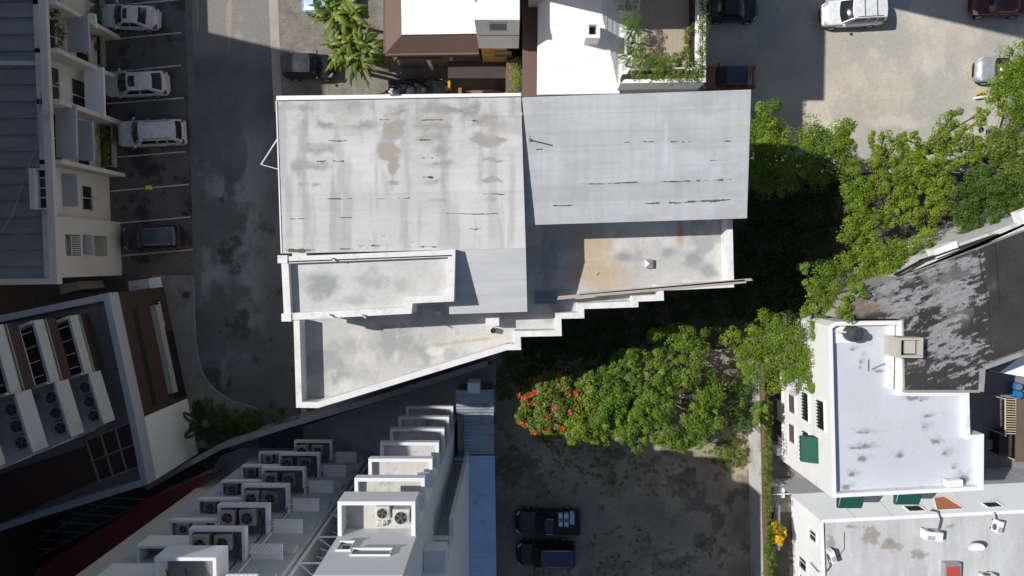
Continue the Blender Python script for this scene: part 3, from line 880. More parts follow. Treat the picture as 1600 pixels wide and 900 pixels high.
# stair window notch on the roof edge
c0, c1 = fp(262, -.95), fp(326, -.95)
MB().prism([c0, c1, fp(326, -1.3), fp(262, -1.3)], ZA - .3, ZA + .55).build('skylight_kerb', CREAM, ap)
MB().prism([c0, fp(264, -.95), fp(264, -.43), fp(262, -.43)], ZA - .2, ZA + .45).build('skylight_kerb', CREAM, ap)
MB().prism([fp(324, -.95), c1, fp(326, -.43), fp(324, -.43)], ZA - .2, ZA + .45).build('skylight_kerb', CREAM, ap)
MB().prism([fp(264, -.95), fp(324, -.95), fp(324, -.43), fp(264, -.43)], ZA - .1, ZA + .02).build('skylight_pane', GLASS, ap)
for v_ in (275, 291, 306): MB().prism([fp(v_, -.95), fp(v_ + 2, -.95), fp(v_ + 2, -.43), fp(v_, -.43)], ZA, ZA + .1).build('glazing_bar', CREAM, ap)
# canopies and balcony slabs (px outline, height)
lil = M('lilac_grey_render', (.44, .43, .46), .85, .06, .8, .08, dirt=.1, dirtcol=(.3, .3, .32))
for (u0, v0, u1, v1, z, th, mt) in ((104, 24, 137, 80, 4.6, .18, lil), (86, 163, 118, 246, 5.9, .16, lil), (118, 188, 144, 250, 4.2, .16, lil), (96, 271, 120, 322, 5.4, .18, lil), (122, 366, 143, 397, 4.35, .18, lil), (131, 104, 161, 182, 3.0, .2, WHITE), (137, 20, 148, 42, 3.0, .2, WHITE)):
    MB().prism(pxs([(u0, v0), (u1, v0 + 1), (u1 + 2, v1 + 1), (u0 + 2, v1)], z), z - th, z).build('canopy', mt, ap)
# stains left on the white ground-floor canopy
# dark openings (windows and loggias)
tdir = -ft
for (v0, v1, z0, z1, o) in ((92, 150, 5.0, 6.4, -RC), (96, 150, 1.9, 3.6, -RC), (14, 70, 5.2, 6.4, -RC), (170, 240, 2.0, 3.2, -RC), (278, 318, 2.3, 3.3, -RC + .25), (367, 396, 5.0, 6.3, -RC), (367, 396, 1.9, 2.8, -RC), (20, 66, 1.6, 3.0, -RC), (168, 244, 5.0, 5.7, -RC), (-40, -6, 4.6, 6.2, -RC)):
    c = (fp(v0, o) + fp(v1, o)) / 2
    w = (fp(v1, o) - fp(v0, o)).length
    window(ap, c, tdir, w, z0, z1, CREAM, GLASS, depth=.06, muntin=True)
rail = MB()
for k in range(9):
    q = fp(367 + k * 3.6, -.1); rail.tube((q.x, q.y, 4.75), (q.x, q.y, 5.6), .02, .02, 5)
q0, q1 = fp(366, -.1), fp(397, -.1); rail.tube((q0.x, q0.y, 5.6), (q1.x, q1.y, 5.6), .03, .03, 6)
rail.build('balcony_rail', STEEL, ap)
# wall lamp and planter troughs
q = fp(117, -RC + .1)
MB().tube((q.x, q.y, 5.4), (q.x + .35, q.y, 5.5), .03).tube((q.x + .35, q.y, 5.42), (q.x + .35, q.y, 5.6), .14, .10, 12).build('wall_lamp', WHITE, ap)
TROUGH = M('planter_concrete', (.32, .31, .29), .9, .15, 1.5, .2, dirt=.3, dirtcol=(.12, .12, .10))
SOIL = M('planter_soil', (.04, .03, .022), .95, .3, 6, .4)
for (u0, v0, u1, v1, z) in ((138, 44, 157, 102, .55), (151, 195, 174, 260, .6), (138, -30, 156, 30, .6)):
    p4 = pxs([(u0, v0), (u1, v0), (u1 + 2, v1), (u0 + 2, v1)], z)
    ii = parapet_ring(p4, .08, 0, z, TROUGH, ap, 'planter_trough')
    MB().prism(ii, 0, z - .08).build('planter_soil', SOIL, ap)
# lean-to below the south end
MB().prism(pxs([(92, 445), (120, 440), (125, 452), (95, 460)], 3.0), 0, 3.0).build('lean_to', GREYCON, ap)

# shade-giving tower that stands west of the apartment block, beyond the picture
tw = thing('apartment_tower', 'tall pale apartment tower west of the sheet-roofed block, outside the picture', 'building', (-45, 9, 0))
MB().box(-54, -38.2, -1.5, 20.35, 0, 25.2).build('wall', CREAM, tw)
MB().box(-54.2, -38.0, -1.7, 20.4, 25.2, 25.5).build('roof', GREYCON, tw)
for fl in range(7):
    for k in range(5):
        window(tw, (-38.2, 1.5 + k * 4.1), (0, 1), 1.8, 1.4 + fl * 3.4, 3.0 + fl * 3.4, WHITE, GLASS, muntin=True)

# ================================================================ HOTEL (brown podium and balcony tower, south-west)
ho = thing('hotel_building', 'dark brown hotel with white balcony tower and walled roof deck', 'building', P(258, 450, 0))
ZH = 7.15
hp = [(-120, 518), (169.5, 457.5), (212, 657), (231, 757), (60, 810), (-120, 870)]
hw = pxs(hp, ZH)
MB().prism(hw[:3] + [hw[2].lerp(hw[5], .999)] + [hw[5]], 0, 6.1).build('wall', HOTELB, ho)
MB().prism([hw[2], hw[3], hw[4], hw[5]], 0, 6.1).build('wall', WHITE, ho)
HWHITE = M('dull_white_render', (.50, .50, .505), .85, .08, .8, .1, dirt=.2, dirtcol=(.32, .32, .32))
cpg = M('pale_blue_coping', (.38, .41, .455), .75, .07, 1, .08)
slate = M('slate_deck', (.24, .23, .215), .7, .15, 1.5, .1, streak=(1, 3, 1))
hin = parapet_ring(hw, .42, 6.1, ZH, cpg, ho)
MB().prism(hin, 6.1, 6.14).build('deck', slate, ho)
# joints between deck slabs: rows of long narrow slabs in the open corner of the deck
e1 = (hw[2] - hw[1]).normalized(); e1 = Vector((e1.x, e1.y)); e2 = Vector((-e1.y, e1.x)); 
if e2.x > 0: e2 = -e2
o2 = Vector((hin[1].x, hin[1].y))
slab_me = None
for r_ in range(9):
    for k in range(14):
        c = o2 + e1 * (.45 + k * .62) + e2 * (.3 + r_ * .5)
        z_ = 6.15 + .008 * random.random()
        if slab_me is None:
            slab_me = MB().obox((0, 0), e1, .30, .24, 0, .04).mesh('deck_slab'); slab_me.materials.append(slate)
        ob = link('deck_slab', slab_me, None, ho); ob.location = Vector((c.x, c.y, z_)) - wloc(ho)
# east front: dark window slot, pale projecting ledge, small row of letters' backing
def hface(s, z, o=0.0):
    q = hw[1].lerp(hw[2], s); n = Vector((-e2.x, -e2.y)); return Vector((q.x + n.x * o, q.y + n.y * o, z))
def hbar(s0, s1, z0, z1, o0, o1, mat, name):
    a, b, c, d = hface(s0, 0, o0), hface(s1, 0, o0), hface(s1, 0, o1), hface(s0, 0, o1)
    return MB().prism([a, b, c, d], z0, z1).build(name, mat, ho)
hbar(.14, .95, 4.3, 4.9, -.01, .015, BLACKM, 'window_slot')
hbar(.14, .9, 2.0, 2.6, -.01, .4, M('pale_ledge', (.36, .35, .34), .8, .15, 1.5, .1, dirt=.2, dirtcol=(.2, .19, .18)), 'ledge')
hbar(.38, .97, .2, 1.95, -.01, .02, M('near_black_glazing', (.015, .015, .018), .25, .1, 4, 0), 'ground_glazing')
hbar(.1, .34, 1.05, 1.65, -.01, .05, BLACKM, 'sign_board')
for k in range(11):
    hbar(.115 + k * .02, .127 + k * .02, 1.22, 1.46, .05, .065, STEEL, 'sign_letter')
# small lit spot lights on the white wall
for (cu, cv) in ((261.5, 650), (267, 673), (272, 695.5), (277, 718)):
    q = P(cu, cv, 2.6)
    m_, nt_, bs_ = (None, None, None)
    if 'spot_glow' not in MATS:
        mm, nn, bb = node_mat('spot_glow'); bb.inputs['Emission Color'].default_value = (1, .95, .85, 1); bb.inputs['Emission Strength'].default_value = 3.0; MATS['spot_glow'] = mm
    MB().tube((q.x - .15, q.y, 2.6), (q.x + .08, q.y, 2.6), .06, .06, 8).build('wall_spotlight', MATS['spot_glow'], ho)
# pergola with glazing over the deck corner
DECKB = M('red_brown_deck', (.115, .06, .046), .75, .12, .8, .05)
pg = pxs([(134, 688), (203, 660), (219, 728), (155, 752)], 6.9)
pgm = M('pergola_beam', (.26, .23, .21), .8, .1, 3, .1)
for k in range(4):
    a, b = pg[0].lerp(pg[1], k / 3), pg[3].lerp(pg[2], k / 3)
    MB().tube(a, b, .06, .06, 6).build('pergola_beam', pgm, ho)
for k in range(3):
    a, b = pg[0].lerp(pg[3], k / 2), pg[1].lerp(pg[2], k / 2)
    MB().tube(a + Vector((0, 0, .07)), b + Vector((0, 0, .07)), .05, .05, 6).build('pergola_beam', pgm, ho)
MB().prism(pxs([(131, 690), (203, 660), (219, 728), (155, 752)], 6.2), 6.15, 6.2).build('deck_panel', DECKB, ho)
MB().prism(pxs([(-60, 760), (158, 690), (165, 745), (40, 800), (-60, 840)], 6.2), 6.15, 6.205).build('deck_panel', DECKB, ho)
# balcony tower: the floors stand one above the other
deckm = M('brown_balcony_deck', (.07, .042, .034), .7, .12, 1, .05)
bal = [(60, 512), (104, 494), (129, 586), (86, 600)]
acs = [(80, 602), (137, 584), (161, 663), (105, 690)]
for k in range(5):
    z = 9.0 + 3.15 * k
    dz = 3.15 * k
    B4 = [Vector((p.x, p.y)) for p in pxs(bal, 9.0)]
    A4 = [Vector((p.x, p.y)) for p in pxs(acs, 9.0)]
    MB().prism(B4, z - 1.25, z - 1.05).build('balcony_deck', deckm, ho)
    Bi = inset_ring(B4, .16)
    for a in range(4):
        b = (a + 1) % 4
        MB().prism([B4[a], B4[b], Bi[b], Bi[a]], z - 1.3, z - (.0 if a != 1 else .25)).build('balcony_frame', HWHITE, ho)
    r0, r1 = Vector(Bi[0][:]).lerp(Vector(Bi[1][:]), .62), Vector(Bi[3][:]).lerp(Vector(Bi[2][:]), .62)
    rl = MB().tube((r0.x, r0.y, z + .02), (r1.x, r1.y, z + .02), .04, .04, 6)
    for q in range(4):
        s = r0.lerp(r1, .12 + .25 * q); e = Vector(Bi[1][:]).lerp(Vector(Bi[2][:]), .12 + .25 * q)
        rl.tube((s.x, s.y, z + .02), (e.x, e.y, z - .1), .022, .022, 5)
    rl.build('balcony_rail', STEEL, ho)
    fe = (B4[2] - B4[1]).normalized(); fo = Vector((fe.y, -fe.x)); fo = fo if fo.x < 0 else -fo
    MB().prism([B4[1] + fo * .02, B4[2] + fo * .02, B4[2] + fo * .2, B4[1] + fo * .2], z - 2.15, z - 1.3).build('balcony_fascia', HOTELB, ho)
    MB().prism(A4, z - 1.3, z - 1.0).build('service_ledge', HWHITE, ho)
    Ai = inset_ring(A4, .14)
    MB().prism([A4[1], A4[2], Ai[2], Ai[1]], z - 1.0, z - .1).build('ledge_parapet', HWHITE, ho)
    tA = (A4[2] - A4[1]).normalized()
    tB = -tA
    for q in (.25, .75):
        c = A4[0].lerp(A4[3], q) + Vector((-tA.y, tA.x)) * 0
        nn_ = Vector((tB.y, -tB.x))
        window(ho, c + (nn_ if nn_.x > 0 else -nn_) * .32, tA if Vector((tA.y, -tA.x)).x > 0 else tB, .62, z - .6, z + .55, CREAM, GLASS, muntin=True)
        wc = c + (nn_ if nn_.x > 0 else -nn_) * .15
        MB().obox(wc, tA, .5, .16, z - 1, z + .7).build('window_surround', HWHITE, ho)
    if k < 3:
        ords = ('lowest', 'middle', 'upper')
        for q, w_ in ((.2, 'inner'), (.5, 'centre'), (.8, 'outer')):
            c = Ai[1].lerp(Ai[2], q).lerp(Ai[0].lerp(Ai[3], q), .24)
            condenser('%s of three grey condensers on the %s service ledge of the brown hotel' % (w_, ords[k]), (c.x, c.y, z - 1.0), math.atan2(tA.y, tA.x) + math.pi / 2, (.92, .85, .62))
tA4 = [Vector((p.x, p.y)) for p in pxs([(68, 508), (86, 600), (106, 690)], 9.0)]
d = (tA4[2] - tA4[0]).normalized(); n = Vector((d.y, -d.x)); n = n if n.x < 0 else -n
m1 = tA4[0].lerp(tA4[2], .14)
MB().prism([tA4[0] - d * .4, m1, m1 + n * 9, tA4[0] - d * .4 + n * 9], 6, 27.0).build('tower_wall', HOTELB, ho)
MB().prism([m1, tA4[2] - n * .0, tA4[2] + n * 9, m1 + n * 9], 6, 36.4).build('tower_wall', HWHITE, ho)
MB().box(-60, -34.2, -45, -9.5, 0, 43.5).build('tower_wall', HOTELB, ho)  # unseen extra mass, added to cast shade over the podium and red roof
MB().prism([tA4[2] + d * .0, tA4[2] + d * 6, tA4[2] + d * 6 + n * 12, tA4[2] + n * 12], 6, 35.0).build('tower_wall', HWHITE, ho) if False else None

# red-roofed low building with a slatted frame, south-west corner
rd = thing('red_roof_shed', 'low dark red roof in the shade between the hotel and the white tower', 'building', P(250, 800, 0))
redm = M('dark_red_roof', (.20, .03, .03), .7, .15, .8, .08)
rq = [P(338, 735, 3), P(100, 945, 3), P(-30, 945, 3), P(235, 778, 3)]
for k in range(7):
    a, b = k / 7, (k + 1) / 7
    MB().prism([rq[0].lerp(rq[1], a), rq[0].lerp(rq[1], b), rq[3].lerp(rq[2], b), rq[3].lerp(rq[2], a)], 2.7, 3.0 + .012 * (k % 2)).build('roof_panel', redm, rd)
MB().prism([p.lerp(P(180, 850, 3), .05) for p in rq], 0, 2.7).build('wall', CREAM, rd)
sl = thing('steel_pergola', 'dark steel slatted pergola beside the low red roof', 'pergola', P(120, 830, 0))
dk = M('dull_grey_steel', (.12, .125, .13), .6, .15, 3, 0)
for k in range(9):
    a, b = P(40 + 24 * k, 885 - 13 * k, 2.6), P(-30 + 24 * k, 880 - 13 * k, 2.6)
    MB().tube(a, b, .06, .06, 6).build('slat', dk, sl)
for s in (0, 1):
    a, b = P(30 - 50 * s, 885 - 3 * s, 2.5), P(235 - 50 * s, 779 - 3 * s, 2.5)
    MB().tube(a, b, .07, .07, 6).build('beam', dk, sl)
    for q in (a, b, a.lerp(b, .5)): MB().tube((q.x, q.y, 0), q, .06).build('post', dk, sl)

# ================================================================ WHITE TOWER (south) with a service ledge on every floor
to = thing('white_tower', 'tall white tower with a stack of boxed service ledges up its front', 'building', P(690, 640, 0))
TW = M('tower_white', (.74, .75, .76), .75, .05, .5, .08, dirt=.1, dirtcol=(.45, .44, .42))
ZK = [3.2 + 3.15 * k for k in range(7)]
MB().box(-7.5, -4.12, -40, -11.9, 0, 25.8).build('tower_wall', TW, to)
WINGM = M('shaded_tower_white', (.43, .46, .48), .8, .1, .6, .1, dirt=.3, dirtcol=(.25, .25, .25))  # tower white darkened, so the wing's shade is put into its colour
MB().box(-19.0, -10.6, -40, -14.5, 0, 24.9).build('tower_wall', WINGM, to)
MB().box(-22.5, -19.0, -40, -16.3, 0, 22.0).build('tower_wall', CREAM, to)
MB().box(-10.6, -7.5, -40, -19.5, 0, 24.0).build('tower_wall', TW, to)
MB().box(-4.12, -3.05, -40, -14.5, 0, 23.8).build('tower_wall', TW, to)
MB().box(-3.3, -3.05, -14.5, -13.6, 0, 15.8).build('tower_fin', TW, to)
gp = M('grey_green_panel', (.30, .33, .32), .7, .08, 1, .05)
for k in range(5):
    MB().box(-4.06, -3.34, -14.5, -14.46, .3 + 3.1 * k, 3.3 + 3.1 * k).build('wall_panel', gp, to)
window(to, (-3.58, -14.5), (-1, 0), .7, 16.6, 18.3, TW, GLASS)
MB().box(-4.1, -3.08, -14.5, -13.5, 18.9, 19.9).build('tower_ledge', TW, to)
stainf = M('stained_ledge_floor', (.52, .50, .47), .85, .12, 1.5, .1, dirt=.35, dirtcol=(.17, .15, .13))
darkf = M('dark_ledge_floor', (.22, .215, .21), .9, .2, 1.5, .1, dirt=.3, dirtcol=(.08, .08, .08))  # darker floor tone for the two western ledge columns
def ledge(x0, x1, yf, yb, z, drop, wall, floorm, notch=False):
    k_ = .05 if drop > 1 else 0
    fz = .82 if drop > 1 else .36
    MB().box(x0 + k_ + .01, x1 - k_ - .01, yb, yf - k_ - .02, z - max(fz + .1, drop - .1), z - fz).build('ledge_floor', floorm, to)
    MB().box(x0, x1, yf - wall, yf, z - drop, z).build('ledge_rim', TW, to)
    MB().box(x0, x0 + wall, yb, yf - wall, z - drop, z - .002).build('ledge_rim', TW, to)
    MB().box(x1 - wall, x1, yb, yf - wall, z - drop, z - .002).build('ledge_rim', TW, to)
    if drop > 1 or True: return
    MB().box(x0 + .02, x1 - .02, yf - wall * .8, yf - .03, z - .95, z - drop + .01).build('ledge_wall', TW, to)
    MB().box(x0 + .03, x0 + wall * .8, yb, yf - wall, z - .95, z - drop + .01).build('ledge_wall', TW, to)
    MB().box(x1 - wall * .8, x1 - .03, yb, yf - wall, z - .95, z - drop + .01).build('ledge_wall', TW, to)
CM = (None, M('condenser_dark', (.17, .17, .17), .6, .15, 4, .05, dirt=.3, dirtcol=(.08, .075, .07)), M('condenser_beige', (.38, .36, .31), .6, .12, 4, .05, dirt=.35, dirtcol=(.18, .15, .12)))
ordn = ('lowest', 'second', 'third', 'fourth', 'fifth', 'sixth', 'seventh')
for k, z in enumerate(ZK):
    top_ = k == 6
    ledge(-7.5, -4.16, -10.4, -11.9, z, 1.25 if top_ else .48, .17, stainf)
    if k >= 4 and not top_:
        MB().box(-5.0, -4.3, -11.9, -11.2, z - .36, z - .03).build('ledge_step', TW, to)
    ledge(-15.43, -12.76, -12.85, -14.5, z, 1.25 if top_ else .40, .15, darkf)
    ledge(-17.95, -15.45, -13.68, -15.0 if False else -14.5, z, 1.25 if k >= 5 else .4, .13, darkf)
    MB().box(-12.6, -11.1, -14.5, -13.75, z - .42, z - .3).build('balcony_slab', TW, to)
    MB().box(-12.6, -10.75, -14.5, -14.3, z - 1.7, z - .9).build('balcony_front', M('pale_grey_front', (.42, .46, .48), .8, .06, 1, .05), to)
    pk = MB()
    for q_ in range(3):
        xx_ = -15.1 + q_ * .95 + SPIN.uniform(-.2, .2); yy_ = -13.2 - SPIN.random() * .3
        pk.path([Vector((xx_, yy_, z - .3)), Vector((xx_ + .25, yy_ - .5, z - .1)), Vector((xx_ + .2, -14.46, z + .1)), Vector((xx_ + .2, -14.46, z + SPIN.uniform(.8, 2.4)))], .03, 5)
    pk.build('pipe_run', BLACKM, to)
    MB().tube((-12.9 + .06 * k, -14.42, z - .4), (-12.9 + .06 * k, -14.42, z + 2.7), .05, .05, 6).build('downpipe', STEEL, to)
    rg_ = MB()
    for q_ in range(8): rg_.tube((-12.55 + q_ * .2, -13.78, z - .3), (-12.55 + q_ * .2, -13.78, z + .55), .016, .016, 4)
    rg_.tube((-12.6, -13.78, z + .55), (-11.1, -13.78, z + .55), .03, .03, 5).build('balcony_railing', STEEL, to)
    if k < 6:
        rows = ((-14.85, 'left'), (-13.75, 'right'))
        for x_, w_ in rows:
            condenser('%s grey condenser on the %s ledge of the wider shaded column' % (w_, ordn[k] + ('' if k == 0 else ' lowest')), (x_ + SPIN.uniform(-.08, .08), -13.5 + SPIN.uniform(-.1, .06), z - .36), SPIN.uniform(-.12, .12), (SPIN.uniform(.74, .92), SPIN.uniform(.7, .86), SPIN.uniform(.45, .7)), CM[SPIN.randrange(3)])
        if k in (0, 2, 4):
            condenser('rear condenser on the %s ledge of the wider shaded column' % (ordn[k] + ('' if k == 0 else ' lowest')), (-14.3, -14.2, z - .36), 0, (.7, .5, .7))
        if k < 5:
            for x_, w_ in ((-17.3, 'left'), (-16.3, 'right')):
                condenser('%s dark condenser on the %s ledge of the narrower shaded column' % (w_, ordn[k] + ('' if k == 0 else ' lowest')), (x_ + SPIN.uniform(-.1, .1), -14.1, z - .36), SPIN.uniform(-.1, .1), (.7, .55, SPIN.uniform(.4, .6)), CM[SPIN.randrange(3)])
WU = M('condenser_white', (.58, .57, .54), .6, .08, 4, .05, dirt=.2, dirtcol=(.3, .28, .25))
zt6 = ZK[6] - .82
condenser('white condenser with dark fan on the sunlit top ledge of the white tower', (-5.62, -11.0, zt6), 0, (.62, .6, .6), WU)
condenser('larger white condenser with pale fan beside the wall of the sunlit top ledge', (-4.78, -11.12, zt6), 0, (.72, .72, .8), WU)
bg = MB(); c = Vector((-5.75, -11.62, zt6))
for q in range(7):
    r = random.Random(q); bg.tube(c + Vector((r.uniform(-.25, .25), r.uniform(-.08, .08), .02)), c + Vector((r.uniform(-.22, .22), r.uniform(-.08, .08), .2)), .14, .07, 7)
tag(bg.build('cloth_bundle', M('off_white_cloth', (.6, .57, .52), .9, .1, 6, .3)), 'crumpled off-white cloth bundle on the sunlit top ledge', 'bundle')
# slot window and stair bracket on the front wall above the top ledge
window(to, (-5.7, -11.9), (-1, 0), 1.5, 23.6, 24.05, TW, GLASS)
window(to, (-6.9, -11.9), (-1, 0), .5, 22.9, 23.6, TW, GLASS)
# white steel stair between the two wings
sr = thing('steel_stair', 'white steel stair and lattice between the two wings of the white tower', 'stair', (-9.3, -15, 0))
pm = MB()
for x_, y_ in ((-10.4, -14.8), (-7.8, -14.8), (-10.4, -17.2), (-7.8, -17.2)):
    MB().box(x_ - .06, x_ + .06, y_ - .06, y_ + .06, 0, 21.5).build('post', STEEL, sr)
for k in range(6):
    z = 2.6 + 3.15 * k
    MB().box(-10.4, -7.8, -17.2, -16.4, z - .06, z).build('landing', M('landing_plate', (.4, .41, .42), .6, .1, 3, 0), sr)
    for s in range(9):
        x_ = -10.1 + s * .26
        MB().box(x_, x_ + .24, -16.3, -15.5, z + .17 * (s + 1) - .03, z + .17 * (s + 1)).build('tread', M('landing_plate'), sr)
    MB().tube((-10.2, -15.45, z + .9), (-7.8, -15.45, z + 2.5), .035).tube((-10.2, -15.45, z), (-7.8, -15.45, z + 1.6), .05).build('handrail', STEEL, sr)
    MB().tube((-10.4, -14.8, z), (-7.8, -14.8, z + 3.15), .035).tube((-10.4, -14.8, z), (-7.8, -14.8, z), .05).build('brace', STEEL, sr)
    rl = MB()
    for s in range(11):
        x_ = -10.4 + s * .26; rl.tube((x_, -16.4, z), (x_, -16.4, z + .95), .014, .014, 4)
    rl.tube((-10.4, -16.4, z + .95), (-7.8, -16.4, z + .95), .03); rl.build('railing', STEEL, sr)
# ================================================================ CORRUGATED SHED
sh = thing('corrugated_shed', 'long narrow shed with blue-grey corrugated roof beside the white tower', 'shed', P(742, 750, 0))
def corr(p4, z, mat, rng_=7):
    """one corrugated sheet between plan corners p4 (TL,TR,BR,BL)"""
    n = 24
    v_, f_ = [], []
    for i in range(n + 1):
        t = i / n
        a, b = p4[0].lerp(p4[3], t), p4[1].lerp(p4[2], t)
        h = z + .038 * math.cos(t * math.pi * 2 * rng_) + .02 * t
        v_ += [(a.x, a.y, h), (b.x, b.y, h)]
        if i: f_.append((2 * i - 2, 2 * i, 2 * i + 1, 2 * i - 1))
    m = MB(); m.v, m.f = v_, f_
    return m.build('corrugated_sheet', mat, sh, smooth_=True)
g1 = M('dull_zinc_sheet', (.40, .44, .48), .45, .2, .8, .05, metal=.7, dirt=.25, dirtcol=(.12, .11, .10))
g2 = M('blue_zinc_sheet', (.46, .60, .78), .45, .14, .8, .05, metal=.45, dirt=.15, dirtcol=(.2, .24, .28))
for k in range(3):
    q = [P(712 + 12 * (k > 0), 609 + k * 35, 3.1), P(771, 609 + k * 35, 3.1), P(772, 644 + k * 35, 3.1), P(713 + 12 * (k > 0), 644 + k * 35, 3.1)]
    corr(q, 3.1 + .01 * k, g1)
for k in range(9):
    q = [P(708 if k == 0 else 716, 712 + k * 28, 3.4), P(773 + k * .4, 712 + k * 28, 3.4), P(773.4 + k * .4, 740.5 + k * 28, 3.4), P(716, 740.5 + k * 28, 3.4)]
    corr(q, 3.4 + .012 * k, g2, 4)
MB().prism(pxs([(714, 612), (769, 612), (774, 958), (718, 958)], 3.0), 0, 2.95).build('wall', GREYCON, sh)
sc_ = MB()
for k in range(9):
    for s in (.3, .75):
        q = P(716 + 57 * s, 720 + k * 28, 3.45); sc_.tube((q.x, q.y, 3.4), (q.x, q.y, 3.46), .03, .03, 6)
sc_.build('roof_screws', BLACKM, sh)
c = P(740, 606, 4.6)
tag(MB().box(c.x - .4, c.x + .4, c.y - .36, c.y + .36, 3.0, 4.7).build('flue_box', WHITE_CLEAN), 'small white masonry flue at the north end of the corrugated shed', 'flue')
# ================================================================ GARDEN WALLS
gw = thing('boundary_wall', 'long grey masonry wall running diagonally below the terraced building', 'wall', P(560, 640, 0))
wp = [(228, 762), (300, 722), (345, 698), (450, 664), (560, 632), (660, 600), (762, 567)]
gwm = M('wall_grey_render', (.25, .255, .265), .88, .15, .7, .2, dirt=.3, dirtcol=(.13, .13, .13))
zz = [1.6, 1.9, 2.6, 2.8, 2.8, 2.8, 2.8]
for i in range(len(wp) - 1):
    a, b = P(*wp[i], zz[i + 1]), P(*wp[i + 1], zz[i + 1])
    d = (b - a).normalized(); n = Vector((-d.y, d.x, 0)) * .14
    MB().prism([a - n, b - n, b + n, a + n], 0, zz[i + 1]).build('wall_section', gwm, gw)
    MB().prism([a - n * 1.4, b - n * 1.4, b + n * 1.4, a + n * 1.4], zz[i + 1], zz[i + 1] + .07).build('wall_cap', GREYCON, gw)
sg = P(446, 655, 0)
bb_ = thing('sign_frame', 'fallen dark mesh sign frame leaning against the diagonal grey wall', 'frame', sg)
a, b, c, d = P(420, 668, 1.6), P(452, 652, 2.9), P(470, 654, 2.9), P(436, 676, 1.6)
fm = MB()
for q in range(7):
    fm.tube(a.lerp(b, q / 6), d.lerp(c, q / 6), .025, .025, 4)
for q in range(4):
    fm.tube(a.lerp(d, q / 3), b.lerp(c, q / 3), .025, .025, 4)
fm.build('wire_panel', M('dull_grey_steel'), bb_)
MB().tube(P(397, 690, .2), P(456, 648, 3.0), .04).tube(P(445, 676, .2), P(470, 645, 3.0), .04).build('support_bar', M('dull_grey_steel'), bb_)
# whitewashed wall on the east side of the dirt lot
ew = thing('boundary_wall', 'stained whitewashed wall with creeper along the east side of the dirt lot', 'wall', P(1170, 750, 0))
pv = [(1186, 560), (1188, 640), (1190, 720), (1191, 800), (1193, 880), (1194, 960)]
ewm = M('stained_whitewash', (.52, .51, .48), .88, .15, .8, .2, dirt=.35, dirtcol=(.2, .19, .17))
for i in range(5):
    a, b = P(*pv[i], 2.7), P(*pv[i + 1], 2.7)
    MB().prism([a, b, b + Vector((.22, 0, 0)), a + Vector((.22, 0, 0))], 0, 2.7).build('wall_section', ewm, ew)
    MB().prism([a + Vector((-.03, 0, 0)), b + Vector((-.03, 0, 0)), b + Vector((.3, 0, 0)), a + Vector((.3, 0, 0))], 2.7, 2.78).build('wall_cap', M('rust_brown_cap', (.16, .09, .06), .85, .2, 3, .1), ew)
# ================================================================ NORTH HOUSE 1 (white ribbed roof, brown apron, white stair tower)
h1 = thing('white_roof_house', 'house with white ribbed roof, brown apron and square white tower', 'house', P(700, 100, 0))
z1 = 6.2
q = [P(626, -60, z1), P(742, -60, z1), P(745, 52.5, z1), P(628, 54.5, z1)]
for k in range(8):
    a, b = k / 8, (k + 1) / 8
    MB().prism([q[0].lerp(q[3], a), q[1].lerp(q[2], a), q[1].lerp(q[2], b), q[0].lerp(q[3], b)], z1 - .3, [z1 + .02, z1 + .02, z1 + .07, z1 + .07]).build('roof_board', WHITE_ROOF, h1)
zl = 5.0
out_ = [P(601, -60, zl), P(602, 84, zl), P(748, 82, zl)]
in_ = [P(626, -60, z1), P(628, 54, z1), P(746, 52, z1)]
ap_ = MB()
ap_.quad(out_[0], out_[1], in_[1], in_[0]); ap_.quad(out_[1], out_[2], in_[2], in_[1])
ap_.build('roof_apron', BROWNR, h1)
fa = MB()
for a, b in ((out_[0], out_[1]), (out_[1], out_[2])):
    d = (b - a).normalized(); n = Vector((-d.y, d.x, 0)) * -.12
    fa.prism([a, b, b + n, a + n], zl - .35, zl + .02)
fa.build('fascia', BROWNR, h1)
MB().prism([P(612, -60, zl), P(612, 74, zl), P(748, 73, zl), P(748, -60, zl)], 0, zl - .3).build('wall', M('brown_wall', (.17, .125, .11), .85, .12, 1, .1), h1)
MB().prism(pxs([(602, 80), (700, 80), (690, 92), (604, 93)], 3.9), 3.7, 3.9).build('porch_roof', BROWNR, h1)
# open veranda bits
MB().prism(pxs([(676, 84), (727, 84), (727, 87), (676, 87)], 2.4), 0, 2.4).build('veranda_wall', CREAM, h1)
for cu in (669, 705): 
    c = P(cu, 90, 2.6); MB().box(c.x - .12, c.x + .12, c.y - .2, c.y + .2, 0, 2.7).build('veranda_post', WHITE, h1)
# tower
ZW = 12.0
t4 = pxs([(739, -80), (813, -80), (812, 31), (741, 32)], ZW)
x0, x1, yf = t4[3].x, t4[2].x, t4[2].y
MB().box(x0, x1, yf, yf + 9, 6.8, ZW).build('tower_wall', WHITE_CLEAN, h1)
MB().box(x0 - .02, x1 + .02, yf - .04, yf, 9.33, 9.38).build('string_course', GREYCON, h1)
MB().box(x0 + .12, x1 - .75, yf + .12, yf + 8, 0, 6.8).build('lower_wall', M('ochre_wall', (.42, .25, .065), .85, .1, 1, .1), h1)
window(h1, (.5 * (x0 + x1) + .05, yf), (1, 0), .98, 10.5, 11.6, WHITE, M('grey_louvre', (.22, .22, .20), .7, .1, 6, .1))
window(h1, (x0 + 1.55, yf + .12), (1, 0), 1.0, 5.0, 5.9, M('brown_wall'), M('grey_louvre'))
rt = MB().box(x0 + .02, x0 + .16, yf + 1.0, yf + 9, ZW, ZW + .03); rt.build('roof_joint', GREYCON, h1)
